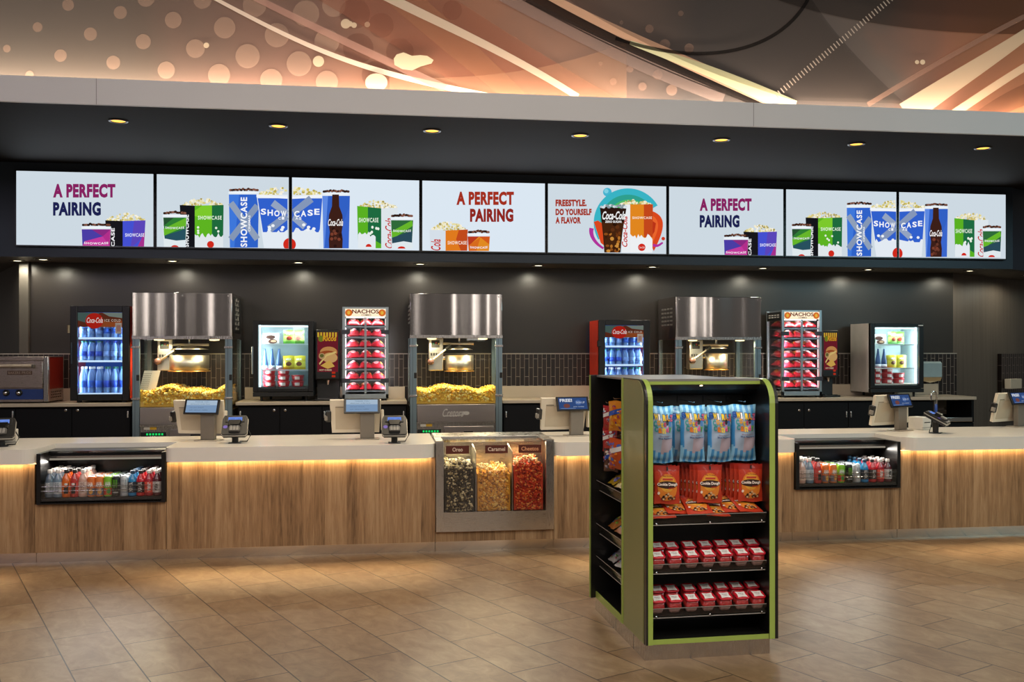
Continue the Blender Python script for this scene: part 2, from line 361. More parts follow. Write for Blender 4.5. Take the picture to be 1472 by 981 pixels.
# walls that turn away at both ends
a = radians(27)
mb = MB(); p = (xl, YW); q = (xl - 4 * sin(a), YW + 4 * cos(a)); mb.prism([p, q, (q[0] + 0.1, q[1] + 0.05), (p[0] + 0.1, p[1] + 0.13)], 'z', 0, 3.0, M('#55504a', 0.5)); struct('wall_left', mb, 'dark side wall running back at the left end')
a = radians(31)
mb = MB(); p = (xr, YW + 0.05); q = (xr + 5 * cos(a), YW + 0.05 + 5 * sin(a)); mb.prism([p, q, (q[0] - 0.06, q[1] + 0.1), (p[0] - 0.06, p[1] + 0.1)], 'z', 0, 3.0, M('#5a5249', 0.5, var=0.2, scale=3, stretch=(8, 8, 0.3))); struct('wall_right', mb, 'dark wall turning away at the right end')
TILE = tile_mat()
zt = PZ(700, 509.5, YW)
mb = MB(); mb.box(PX(-40, YW - 0.06), PX(1371, YW), YW - 0.06, YW - 0.001, HB - 0.3, zt, TILE)
mb.box(PX(-40, YW - 0.06), PX(1371, YW), YW - 0.066, YW - 0.001, zt, zt + 0.012, M('#9a938a', 0.35)); struct('trim_2', mb, 'band of dark upright subway tiles behind the back bar')
xa = PX(1455, 11.35)
mb = MB(); ya = YW + 0.05 + (xa - xr) * math.tan(a)
mb.prism([(xa, ya - 0.08), (xa + 1.5 * cos(a), ya - 0.08 + 1.5 * sin(a)), (xa + 1.5 * cos(a), ya + 1.5 * sin(a)), (xa, ya)], 'z', 0.7, PZ(1460, 509, 11.4), TILE); struct('trim_3', mb, 'dark tiled panel at the far right')
# soffit, fascia, lower bulkhead
pL, pR = -8.0, PX(1456, YS)
SOFF = M('#17110d', 0.8, var=0.15, scale=1.0, stretch=(0.6, 3, 1), sp=0.15)
BULK = M('#222e3c', 0.45, var=0.1, scale=1.5)
yf0, yf1 = PF(0, 143, ZS)[1], PF(1472, 193, ZS)[1]; YF = (yf0 + yf1) / 2
ZF = PZ(700, 133.5, YF)
mb = MB(); mb.box(-8, 13, YF + 0.03, YS + 0.3, ZS, ZS + 0.08, SOFF); struct('ceiling_soffit', mb, 'dark dropped ceiling over the counter')
mb = MB(); mb.box(-8, 13, YF, YF + 0.03, ZS - 0.012, ZF, M('#c6c2c1', 0.5, var=0.04, scale=0.7))
for x in (PX(138, YF), PX(1083, YF)): mb.box(x, x + 0.004, YF - 0.001, YF, ZS - 0.012, ZF, M('#6d6663', 0.5))
struct('trim_4', mb, 'pale fascia board along the front of the dropped ceiling')
zb = (PZ(100, 371, YS) + PZ(1300, 384.0, YS)) / 2
mb = MB(); mb.box(pL, pR, YS, YS + 0.12, zb, ZS - 0.001, BULK); struct('wall_bulkhead', mb, 'dark blue-black band that carries the menu screens')
mb = MB(); a = radians(31); q = (pR + 5 * cos(a), YS + 0.02 + 5 * sin(a)); mb.prism([(pR, YS + 0.02), q, (q[0], q[1] + 0.12), (pR - 0.03, YS + 0.12)], 'z', zb, ZS - 0.001, BULK); struct('wall_bulkhead_right', mb)
mb = MB(); mb.prism([(-8, YS + 0.12), (pR, YS + 0.12), (12.5, YS + 2.9), (12.5, 16), (-8, 16)], 'z', zb + 0.001, zb + 0.06, M('#45403a', 0.55)); struct('ceiling_lower', mb, 'low ceiling behind the screen band')
# mural wall above, printed artwork lit from the cove
YM = YF + 0.42
def mural():
    m, nt, b, L = base('mural_print')
    t = nd(nt, 'ShaderNodeTexCoord'); sp = nd(nt, 'ShaderNodeSeparateXYZ'); L(t.outputs['Object'], sp.inputs[0])
    mr = nd(nt, 'ShaderNodeMapRange'); mr.inputs[1].default_value = PX(0, YM); mr.inputs[2].default_value = PX(1472, YM); L(sp.outputs[0], mr.inputs[0])
    n = nd(nt, 'ShaderNodeTexNoise', Scale=0.55, Detail=3.0, Distortion=0.8); L(coords(nt, L, (1.0, 1, 1.2), (0, 0.6, 0)), n.inputs['Vector'])
    x = nd(nt, 'ShaderNodeMath', operation='MULTIPLY_ADD'); x.inputs[1].default_value = 0.22; L(n.outputs['Fac'], x.inputs[0])
    y = nd(nt, 'ShaderNodeMath', operation='SUBTRACT'); y.inputs[1].default_value = 0.11; L(mr.outputs[0], y.inputs[0]); L(y.outputs[0], x.inputs[2])
    L(ramp(nt, L, x.outputs[0], [(0.0, '#645b53'), (0.14, '#65574d'), (0.27, '#7d5d50'), (0.42, '#9a6a52'), (0.55, '#776258'), (0.66, '#524a47'), (0.84, '#5c4f48'), (0.93, '#8a5a44'), (1.0, '#96603f')]), b.inputs['Base Color'])
    b.inputs['Roughness'].default_value = 0.75; return m
mb = MB(); mb.box(-8, 13, YM, YM + 0.1, ZS + 0.085, 7.0, mural())
A = Art(mb, onY(YM), 0.0003)
def dots(L, col, al):
    for x, y, r in L: A.disc(x, y, r, r, film(col, al), 20)
dots([(54, 39, 7), (98, 7, 8.5), (130, 49, 9.5), (173, 18, 9.5), (87, 80, 9), (10, 70, 5.5), (163, 90, 10), (206, 60, 11), (249, 29, 12), (239, 101, 12.5), (281, 70, 13.5), (323, 40, 15.5), (210, -3, 13), (291, 0, 13), (356, 81, 17.5), (315, 108, 16), (390, 115, 16), (398, 51, 17.5), (366, 8, 17), (430, 92, 18), (440, 20, 19), (43, 108, 6), (470, 60, 18), (480, 8, 17), (470, 118, 16)], '#cfac96', 0.34)
dots([(510, 20, 22), (548, 37, 18), (515, 70, 22), (575, 75, 20), (540, 108, 20), (650, 15, 14)], '#6e4038', 0.22)
dots([(863, 92, 3), (905, 100, 5), (923, 125, 6), (945, 108, 7), (965, 130, 8), (881, 118, 5), (955, 65, 8), (933, 42, 6), (893, 33, 3), (990, 70, 7), (978, 20, 4)], '#c09a88', 0.35)
dots([(503, 35, 4), (509, 37, 4), (528, 36, 4), (297, 66, 4), (1317, 90, 3), (1325, 90, 3.6), (458, 89, 8), (497, 35, 7)], '#e6cfb0', 0.75)
# ribbons and sweeps
def rib(p, w0, w1, col, al, n=24): A.stroke(curve(*p, n=n), w0, film(col, al), w1)
A.strip(curve((440, -10), (560, 60), (700, 150), n=20), curve((640, -10), (760, 70), (900, 150), n=20), film('#a86a55', 0.35))
A.strip(curve((540, -10), (620, 60), (715, 135), n=20), curve((600, -10), (690, 70), (760, 140), n=20), film('#c48a66', 0.25))
A.strip(curve((900, 60), (760, 120), (560, 112), n=20), curve((900, 160), (760, 160), (560, 140), n=20), film('#d3a080', 0.25))
rib(((300, -6), (470, 85), (520, 105), (760, 150)), 5, 9, '#f2dcc8', 0.85)
rib(((352, -10), (470, 50), (560, 90), (640, 128)), 9, 12, '#d6a696', 0.45)
rib(((545, -10), (620, 30), (720, 70), (830, 140)), 14, 9, '#e7d2ba', 0.72)
rib(((722, -8), (850, 60), (930, 100), (1040, 140)), 22, 22, '#a18a82', 0.5)
rib(((735, -8), (850, 55), (930, 95), (1080, 150)), 2, 2, '#2c2422', 0.6)
rib(((760, -8), (880, 55), (980, 95), (1110, 150)), 24, 26, '#231d1b', 0.7)
rib(((778, -10), (860, 35), (960, 80), (1140, 158)), 10, 20, '#e2b394', 0.8)
rib(((905, 62), (960, 82), (1020, 100), (1140, 156)), 6, 22, '#e6e2b4', 0.8)
A.strip(curve((800, -10), (950, 90), (1140, 145), n=20), curve((1160, -10), (1200, 60), (1300, 150), n=20), film('#2e2826', 0.28))
A.strip(curve((1100, -5), (1250, 50), (1472, 50), n=20), curve((1472, -30), (1472, -30), (1490, -30), n=20), film('#201c1b', 0.45))
A.stroke(curve((1166, -12), (1128, 78), (1010, 100), (884, 56), n=28), 5, film('#151313', 0.7))
for i in range(40):
    t = i / 39; x = 1115 + (1278 - 1115) * t; y = 138 - 138 * t; A.stroke([(x - 2.5, y - 3.2), (x + 2.5, y + 3.2)], 1.6, film('#d8c3b2', 0.65))
rib(((1300, 165), (1380, 110), (1440, 75), (1500, 30)), 34, 12, '#e9cfae', 0.62)
rib(((1360, 170), (1420, 130), (1470, 95), (1520, 70)), 12, 10, '#ecd0ae', 0.6)
rib(((1245, 152), (1330, 100), (1400, 60), (1480, 20)), 7, 7, '#a88271', 0.45)
A.strip(curve((1390, 170), (1440, 130), (1500, 110), n=8), curve((1430, 170), (1470, 150), (1500, 145), n=8), film('#5b3a2c', 0.4))
A.poly([(566, 86), (570, 80), (580, 77), (592, 82), (604, 81), (614, 82), (623, 88), (620, 93), (605, 97), (592, 103), (578, 101), (567, 95)], film('#eee0bc', 0.85))
A.disc(541, 120, 16, 13, film('#f4dcc4', 0.6), 24)
struct('wall_mural', mb, 'printed mural of dots and sweeping ribbons above the fascia')
mb = MB(); mb.box(-8, 13, YF + 0.03, YM, ZS + 0.081, ZS + 0.085, WHITE); struct('trim_5', mb)
# cove lamp hidden behind the fascia
cov = thing('cove_light', 'warm strip of light along the foot of the mural, behind the fascia', 'cove light', (2.5, YM - 0.13, ZS + 0.085))
mb = MB(); mb.box(-9, 9.5, -0.015, 0.015, 0, 0.012, E('#ffe0b0', 3.0)); mb.build('light_strip', cov)
for i in range(6): area('cove_lamp', (-7.5 + 3.0 * i, 0.0, 0.03), (radians(180 - 38), 0, 0), 3.0, 0.05, 38, (1.0, 0.84, 0.66), parent=cov)
# ------------------------------------------------------------------ recessed lamps
def lamp_proto(name, r, em, e, col, ang, cat):
    def f():
        t = thing(name, 'x', cat)
        m = MB(); m.lathe([(r * 1.35, 0.0), (r * 1.35, -0.006), (r * 1.05, -0.008), (r, -0.002), (r, 0.0)], (0, 0, 0), M('#2a2622', 0.35), 24); m.build('trim_ring', t)
        m = MB(); m.lathe([(0.0, -0.004), (r * 0.6, -0.0035), (r, -0.001)], (0, 0, 0), E(em, 2.6 if r > 0.05 and e > 20 else 6.0), 20); m.build('lens', t)
        l = bpy.data.lights.new('lamp', 'SPOT'); l.energy = e; l.color = col; l.spot_size = radians(ang); l.spot_blend = 0.6 if ang < 120 else 0.35; l.shadow_soft_size = r * 0.8
        o = bpy.data.objects.new('lamp', l); COL.objects.link(o); o.parent = t; o.location = (0, 0, -0.03)
        return t
    return Maker(f)
up = lamp_proto('downlight', 0.058, '#ffb24a', 85, (1.0, 0.82, 0.58), 95, 'downlight')
ny = ['first menu screen', 'seam of second and third screens', 'red-lettered PAIRING screen', 'FREESTYLE screen', 'sixth menu screen', 'seventh menu screen', 'end of the screen row']
yu = np.mean([PF(x, y, ZS)[1] for x, y in ((170, 174), (400, 180), (621, 187), (834, 194), (1037, 200), (1231, 208), (1413, 215))])
for px, n in zip((170, 400, 621, 834, 1037, 1231, 1413), ny):
    up((PX(px, yu), yu, ZS), 0, 'amber downlight in the dropped ceiling, in front of the ' + n, 'downlights in the dropped ceiling')
lo = lamp_proto('downlight', 0.058, '#fff2c8', 16, (1.0, 0.93, 0.74), 172, 'downlight')
ylo = YS + 0.30
nl = [(-10, 'past the left end of the screens'), (62, 'under the first menu screen from the left'), (248, 'under the left half of the second menu screen'), (429, 'under the left end of the third menu screen'), (604, 'under the gap between the third and fourth screens'), (774, 'under the right end of the fourth menu screen'), (938, 'under the right end of the fifth menu screen'), (1097, 'under the right end of the sixth menu screen'), (1248, 'under the right half of the seventh menu screen'), (1394, 'under the last menu screen on the right')]
for px, n in nl[1:]:
    lo((PX(px, ylo), ylo, zb + 0.001), 0, 'white downlight in the low ceiling ' + n, 'downlights under the menu screens')
lo((PX(25, YW - 0.18), YW - 0.18, zb + 0.001), 0, 'small downlight in the low ceiling by the upright strip at the far left', 'downlights under the menu screens')
lo((PX(1472, 11.25), 11.2, zb + 0.001), 0, 'small downlight in the low ceiling at the far right edge', 'downlights under the menu screens')
# ================================================================== menu screens
R = random.Random(7)
NAVY, PLUM, BRICK = E('#1d2150'), E('#86215f'), E('#a3301f')
def screen_cup(A, x0, x1, yt, yb, base_m, polys, txt=None, tap=2.0, soda=True):
    rx = (x1 - x0) / 2; cx = (x0 + x1) / 2
    if soda:
        for i in range(16): A.disc(x0 + 3 + (x1 - x0 - 6) * i / 15, yt - 1.2 - R.random() * 2.2 * sin(pi * i / 15) - 1, 2.2, 1.8, E(R.choice(['#4a2c20', '#6d4433', '#2f1b14', '#86594a'])), 8)
    A.poly([(x0, yt), (x1, yt), (x1 - tap, yb), (x0 + tap, yb)], E('#dfe8f0'))
    A.poly([(x0 + 0.6, yt + 4), (x1 - 0.6, yt + 4), (x1 - tap, yb), (x0 + tap, yb)], base_m)
    for p, m in polys: A.poly(p, m)
    A.disc(cx, yt + 1.2, rx, 1.5, E('#eef4f8'), 20)
    if txt: A.text('SHOWCASE', x0 + 4, txt + 3.2, x1 - 4, txt, E('#f4f4fa'), bold=0.02, gap=1.2, bow=-0.25)
def pop(A, x0, x1, yt, yb, n=90):
    for i in range(n):
        t = R.random(); x = x0 + 2 + (x1 - x0 - 4) * t; h = (yb - yt) * (1 - (2 * t - 1) ** 2 * 0.75)
        y = yb + 1 - R.random() * h; c = R.choice(['#f2ead0', '#e6dca6', '#d8c87c', '#efe8c8', '#c7b66a', '#f7f2e0', '#a89a5a'])
        A.disc(x, y, R.uniform(1.2, 2.4), R.uniform(1.2, 2.2), E(c), 7)
def wave(A, x0, x1, yw, yb, m, amp=3.5, n=18):
    pts = [(x0 + (x1 - x0) * i / n, yw + R.uniform(-amp, amp)) for i in range(n + 1)]
    A.poly(pts + [(x1, yb), (x0, yb)], m)
def disc_logo(A, x, y, r, b):
    A.disc(x, y, r, r, E('#cf2a1c'), 20); A.text('Coca-Cola', x - r * 0.75, min(y + r * 0.3, b), x + r * 0.75, y - r * 0.3, E('#f6e6e0'), shear=0.35)
def xmark(A, cx, cy, rx, ry, wd, m):
    A.stroke([(cx - rx, cy - ry), (cx + rx, cy + ry)], wd, m); A.stroke([(cx + rx, cy - ry), (cx - rx, cy + ry)], wd, m)
def art1(A):
    A.text('A PERFECT', 78.7, 285.5, 167.8, 265.6, PLUM, bold=0.055, gap=1.1); A.text('PAIRING', 78.7, 311.4, 147, 291.6, NAVY, bold=0.055, gap=1.1)
    pop(A, 154, 211, 307, 319)
    A.poly([(153.5, 318), (178.5, 319), (178.5, 356), (157, 356)], E('#17161c'))
    A.text('CASE', 162, 356, 167, 329, E('#f0f0f4'), rot=1, bold=0.03, gap=1.1)
    A.poly([(178.5, 319), (211, 318), (209, 356), (178.5, 356)], E('#4450d0')); A.poly([(195, 318.4), (211, 318), (209.7, 340), (193, 356), (190, 356)], E('#5a45b8')); A.poly([(210, 334), (209, 356), (200, 356)], E('#a5308c'))
    A.text('SHOWCASE', 182, 341.5, 209, 336.5, E('#eef0ff'), bold=0.02, gap=1.2)
    screen_cup(A, 119.3, 162, 326.8, 356, E('#b22f8a'), [([(120, 331), (134, 331), (150, 341), (124, 356), (121, 356)], E('#4a3da4')), ([(134, 331), (161, 331), (150, 341)], E('#8a2a80')), ([(124, 348), (150, 341), (160, 356), (121.2, 356)], E('#c23a9c'))], 349.5)
def art2(A):
    pop(A, 262, 322, 286, 297)
    A.poly([(260, 296), (281.5, 297), (281.5, 356.5), (263, 356.5)], E('#14151a'))
    A.text('SHOWCASE', 267, 356, 273, 310, E('#f0f2f4'), rot=1, bold=0.03, gap=1.1)
    A.poly([(281.5, 297), (322.7, 296), (321.5, 356.5), (281.5, 356.5)], E('#5db321')); A.poly([(306, 296.4), (322.7, 296), (322, 345), (306, 345)], E('#1f6a3c'))
    A.poly([(292, 297), (306, 296.4), (306, 318), (281.5, 312), (281.5, 304)], E('#7cc92c'))
    wave(A, 281.5, 322, 340, 356.5, E('#dfe6ea'), 4); A.text('SHOWCASE', 286, 317, 320, 311.5, E('#eaf6e4'), bold=0.02, gap=1.2)
    for i in range(5): A.disc(R.uniform(285, 318), R.uniform(324, 336), 1.8, 1.8, E('#e8f0e0'), 7)
    A.disc(304, 352.5, 5.0, 5.0, E('#cf2a1c'), 18)
    screen_cup(A, 235.4, 270.5, 310, 356.5, E('#dfe8ec'), [([(236.5, 314), (269.6, 314), (268.5, 345), (255, 347), (238.5, 344)], E('#2f7d34')), ([(237, 330), (269.6, 314), (269, 326), (237.6, 340)], E('#66b52a')), ([(237, 314), (252, 314), (237, 326)], E('#274f30')), ([(238, 340), (268.6, 330), (268.3, 346), (255, 347), (238.6, 344)], E('#28505e'))], 327.5)
    A.disc(253, 357, 5.5, 3.5, E('#cf2a1c'), 18, a0=pi, a1=2 * pi)
    # tall blue cup
    screen_cup(A, 329.6, 374, 277, 357, E('#2f62c8'), [([(330.5, 281), (345, 281), (338, 357), (332, 357)], E('#3e77da'))], None, 2.2)
    A.stroke([(333, 293), (371, 345)], 9, E('#8f9fb8')); A.stroke([(371, 297), (333, 345)], 9, E('#8496b4'))
    A.text('SHOWCASE', 347, 356, 356.5, 285, E('#f4f6fa'), rot=1, bold=0.03, gap=1.15); A.text('CINEMAS', 358, 334, 361, 311, E('#f4f6fa'), rot=1, bold=0.02)
def bucket(A, lo, hi):
    """the wide popcorn bucket that spans two screens, clipped to one"""
    c = lambda x: max(lo, min(hi, x))
    for i in range(150):
        t = R.random(); x = 373 + 90 * t; y = 283 - R.random() * 13 * (1 - (2 * t - 1) ** 2 * 0.7)
        if lo + 2 < x < hi - 2: A.disc(x, y, R.uniform(1.4, 2.6), R.uniform(1.2, 2.2), E(R.choice(['#f2ead0', '#e0d68e', '#cdbd5e', '#efe8c8', '#b9a850', '#f7f2e0'])), 7)
    A.poly([(c(369.8), 281.5), (c(465.3), 281.5), (c(458.5), 357.5), (c(380.5), 357.5)], E('#e2eaf2'))
    A.poly([(c(371.5), 286.5), (c(463.8), 286.5), (c(460), 335), (c(379), 335)], E('#3160cc'))
    A.strip([(c(369.5), 281), (c(418), 284.2), (c(465.3), 281)], [(c(369.5), 285), (c(418), 287.2), (c(465.3), 285)], E('#f0f4fa'))
    def seg(p, q, wd, m):
        (xa, ya), (xb, yb) = p, q; ta = (c(xa) - xa) / (xb - xa); tb = (c(xb) - xa) / (xb - xa)
        if tb - ta > 0.05 or ta - tb > 0.05: A.stroke([(xa + (xb - xa) * ta, ya + (yb - ya) * ta), (xa + (xb - xa) * tb, ya + (yb - ya) * tb)], wd, m)
    seg((393, 293), (439, 327), 10, E('#93a3c0')); seg((448, 287), (388, 331), 11, E('#8496b8'))
    pts = [(c(377 + 84 * i / 24), 333 + R.uniform(-5, 5)) for i in range(25)]
    A.poly(pts + [(c(458.5), 357.5), (c(380.5), 357.5)], E('#e2eaf2'))
    for i in range(9):
        x = R.uniform(382, 456)
        if lo + 4 < x < hi - 4: A.disc(x, R.uniform(323, 332), 2.6, 2.2, E('#eef2f6'), 8)
    for i, ch in enumerate('SHOWCASE'):
        x = 376 + i * 9.6 if i < 4 else 423.5 + (i - 4) * 9.6
        if lo < x and x + 8 < hi: y = 305 + 4 * (1 - ((x + 4 - 418) / 42) ** 2); A.text(ch, x, y + 4.3, x + 7.6, y - 4.3, E('#f6f8fc'), bold=0.03)
    for i, ch in enumerate('CINEMAS'):
        x = 401 + i * 4.9
        if lo < x and x + 4 < hi: A.text(ch, x, 317, x + 3.6, 313.2, E('#f0f2f8'), bold=0.03)
    if lo < 400: A.disc(417, 352.5, 9, 9, E('#cf2a1c'), 20, a0=radians(100 - 10), a1=radians(270))
    else: A.disc(417, 352.5, 9, 9, E('#cf2a1c'), 20, a0=radians(-90), a1=radians(80))
def art2b(A): art2(A); bucket(A, 369.8, 414.2)
def art3(A):
    bucket(A, 420.6, 465.5)
    screen_cup(A, 463.3, 503.8, 279, 358, E('#3a66cc'), [([(470, 283), (503, 283), (502, 300), (480, 357), (466, 357)], E('#3160c4')), ([(463.8, 283), (472, 283), (467, 357), (465.5, 357)], E('#5f8ae2'))], None, 2.2)
    A.poly([(478, 281), (487.5, 281), (488, 298), (492.5, 310), (493.5, 322), (491.5, 335), (493, 345), (492.5, 358), (473.5, 358), (473, 345), (474.5, 335), (472.5, 322), (473.3, 310), (477.5, 298)], E('#3c1f18'))
    for i in range(14): A.disc(R.uniform(476, 490), R.uniform(328, 356), 2.4, 2.4, E(R.choice(['#5a2d22', '#7a3d2c', '#2a1512', '#68382a'])), 8)
    A.text('Coca-Cola', 472, 326, 493.5, 316, E('#f6f2f0'), shear=0.35, bold=0.02)
    pop(A, 514, 571, 289, 300)
    A.poly([(513.6, 297.5), (548, 301), (548, 358), (515, 358)], E('#59b022')); A.poly([(529, 299), (548, 301), (548, 352), (536, 345), (529, 338)], E('#1e6a40')); A.poly([(548, 301), (571.7, 300), (570, 358), (548, 358)], E('#dde5ea'))
    wave(A, 514.8, 540, 338, 358, E('#e2e9ee'), 4, 10); A.text('SHOWCASE', 516, 321, 544, 314.5, E('#eaf6e4'), bold=0.02, gap=1.2); A.disc(530, 356, 4.2, 4.2, E('#cf2a1c'), 16, a0=pi, a1=2 * pi)
    for i in range(5): A.disc(R.uniform(532, 546), R.uniform(326, 340), 1.8, 2.2, E('#eaf2e6'), 7)
    A.text('Coca-Cola', 553.5, 358, 564.5, 315, E('#c4221c'), rot=1, shear=0.35, bold=0.015)
    screen_cup(A, 561, 594.4, 314, 358.5, E('#dfe8ec'), [([(562, 318), (593.6, 318), (592, 350), (580, 348), (563.5, 351)], E('#2f6a3a')), ([(562.8, 334), (592, 318), (593, 326), (563.6, 345)], E('#66b52a')), ([(563, 343), (592.4, 333), (592, 350), (580, 348), (563.6, 351)], E('#2b4a58'))], 332)
    A.disc(577, 358.5, 5.5, 3.2, E('#cf2a1c'), 18, a0=pi, a1=2 * pi)
def art4(A):
    A.text('A PERFECT', 655.6, 296, 737.8, 276.6, BRICK, bold=0.055, gap=1.1); A.text('PAIRING', 675, 320.2, 737, 301, E('#8f261f'), bold=0.055, gap=1.1)
    pop(A, 618, 671, 320, 332)
    A.poly([(617, 331.5), (640, 332.5), (640, 361.5), (618, 361.5)], E('#d5dfe8')); A.text('Cola', 619, 361, 633, 345, E('#c4221c'), rot=1, shear=0.3, bold=0.015)
    A.poly([(640, 332.5), (671.8, 331), (671, 361.5), (640, 361.5)], E('#df7a1e')); A.poly([(659, 331.6), (671.8, 331), (671, 361.5), (662, 361.5), (655, 345)], E('#c04a1c')); A.text('SHOWCASE', 643, 352.5, 670, 347.5, E('#fbeedd'), bold=0.02, gap=1.2)
    screen_cup(A, 671, 704, 337, 361.8, E('#e08a22'), [([(671.6, 341), (688, 341), (672.5, 355)], E('#b83a1e')), ([(688, 341), (703, 341), (702, 352)], E('#d0581c')), ([(672.4, 354), (690, 342), (684, 361.8), (673, 361.8)], E('#d76a1e'))], 355.5)
def art5(A):
    for s, a, b, c, d in (('FREESTYLE.', 797.4, 297.8, 841.8, 288), ('DO YOURSELF', 797.4, 310.6, 849, 301.2), ('A FLAVOR', 797.4, 322.6, 833.6, 313)): A.text(s, a, b, c, d, BRICK, bold=0.06, gap=1.1)
    def sec(cx, cy, r, a0, a1, m): A.disc(cx, cy, r, r, m, 30, a0=radians(a0), a1=radians(a1))
    A.disc(871.5, 277.5, 6.2, 6.2, E('#45b2cf'), 20); A.disc(870, 276, 3.2, 3.2, E('#7fd0e2'), 14)
    sec(901, 321, 49, 150, 330, E('#39b3c4')); sec(901, 321, 40, 150, 330, E('#2f9f8e')); sec(903, 321, 33, 150, 330, E('#4fb86a')); sec(905, 321, 25, 150, 330, E('#2e8f5a'))
    A.poly([(852, 320), (858, 318), (868, 325), (868, 355), (862, 350)], E('#d8481e'))
    A.poly(curve((934, 304), (960, 312), (952, 334), (938, 362), n=14) + [(928, 340)], E('#d8481e')); A.poly(curve((934, 310), (950, 318), (944, 334), (936, 350), n=12) + [(930, 335)], E('#e8642c')); A.poly([(935, 318), (941, 322), (939, 334), (934, 342)], E('#b93418'))
    A.stroke(curve((849, 329), (846, 340), (855, 352), (866, 358), n=14), 6.5, E('#b0329a'), 3); A.stroke(curve((937, 353), (945, 357), (948, 350), (951, 350), n=10), 4, E('#b0329a'), 2.5)
    A.disc(951.5, 344, 2.6, 2.6, E('#cf3a22'), 14)
    pop(A, 888, 936, 288, 296)
    A.poly([(889, 296), (904, 295), (904, 364), (892, 364)], E('#e9edf0')); A.poly([(904, 295), (936.5, 295), (935.5, 364), (904, 364)], E('#e0861f')); A.poly([(923.5, 295), (936.5, 295), (936, 342), (923.5, 342)], E('#c2471c')); A.text('SHOWCASE', 907, 316, 935, 312.5, E('#fdf0dd'), bold=0.02, gap=1.2)
    wave(A, 904, 935.8, 341, 364, E('#edf0f2'), 4, 14); A.disc(920.5, 356.5, 5.3, 5.3, E('#cf2a1c'), 18); A.text('Coca-Cola', 916.5, 358, 924.5, 355, E('#f6e6e0'), shear=0.35)
    A.text('Coca-Cola', 892, 356, 900, 312, E('#c4221c'), rot=1, shear=0.35, bold=0.02)
    A.poly([(860.5, 298), (898.5, 301), (893, 335), (890, 364), (867, 364), (865, 338)], E('#2a1710')); A.poly([(863.5, 320), (895.5, 320), (892, 335), (889.5, 364), (867.8, 364), (866, 338)], E('#43230f'))
    for i in range(34):
        y = R.uniform(322, 362); A.disc(R.uniform(869, 889), y, R.uniform(1.8, 3.2), R.uniform(1.8, 3), E(R.choice(['#6a3512', '#8a4c1a', '#b06d28', '#3a1c0c', '#c98a3a'] if y > 335 else ['#4a2410', '#2a1408', '#5c2f14'])), 8)
    for i in range(14): A.disc(863 + 34 * i / 13, 298.5 + R.uniform(-2, 1), 2.6, 1.8, E(R.choice(['#b8c4cc', '#d6dee2', '#8a979e'])), 8)
    A.text('Coca-Cola', 864, 317, 897, 305, E('#f4f4f4'), shear=0.35, bold=0.025); A.text('ZERO SUGAR', 868, 321.5, 892, 318.3, E('#f4f4f4'), bold=0.03)
S0, PITCH = PX(224.5, YS) - 1.364, 1.3645
specs = [('purple and navy PAIRING lettering, at the oven end of the row', art1, 0), ('blue tall cup and green popcorn box, second from the oven end', art2b, 0), ('blue bottle cup and green cup, third from the oven end', art3, 0), ('red PAIRING lettering and orange tubs', art4, 0), ('FREESTYLE lettering and a coloured swirl behind a cola glass', art5, 0), ('purple and navy PAIRING lettering, next to the FREESTYLE screen', art1, 5), ('blue tall cup and green popcorn box, second from the sink end', art2b, 5), ('blue bottle cup and green cup, at the sink end of the row', art3, 5)]
zs0, zs1 = PZ(700, 362.4, YS), PZ(700, 263.2, YS)
for i, (lab, fn, sh) in enumerate(specs):
    x0, x1 = S0 + i * PITCH, S0 + (i + 1) * PITCH
    t = thing('menu_screen', 'menu screen with ' + lab, 'screen', ((x0 + x1) / 2, YS, zs0), 0, 'menu screens above the counter')
    ox, oz = (x0 + x1) / 2, zs0
    m = MB(); hw = PITCH / 2 - 0.004; bz = 0.013
    m.box(-hw, hw, -0.05, -0.003, -bz, zs1 - zs0 + bz, M('#0c0d10', 0.3)); m.build('bezel', t)
    m = MB(); aw = hw - bz
    m.add([(-aw, -0.0505, 0), (aw, -0.0505, 0), (aw, -0.0505, zs1 - zs0), (-aw, -0.0505, zs1 - zs0)], [(0, 1, 2, 3)], E('#cdd9e2' if i not in (2, 3) else '#dbe7f2'))
    mp = (lambda ox, oz, dx: lambda u, v, n: (min(aw, max(-aw, PX(u, YS) + dx - ox)), -0.0505 - n, max(0, PZ(u, v, YS) - oz)))(ox, oz, sh * PITCH)
    A = Art(m, mp, 0.00006); fn(A); m.build('display', t)
    area('screen_light', (0, -0.056, (zs1 - zs0) / 2), (-pi / 2, 0, 0), aw * 2, zs1 - zs0, 3.0, (0.85, 0.93, 1.0), 110, parent=t)
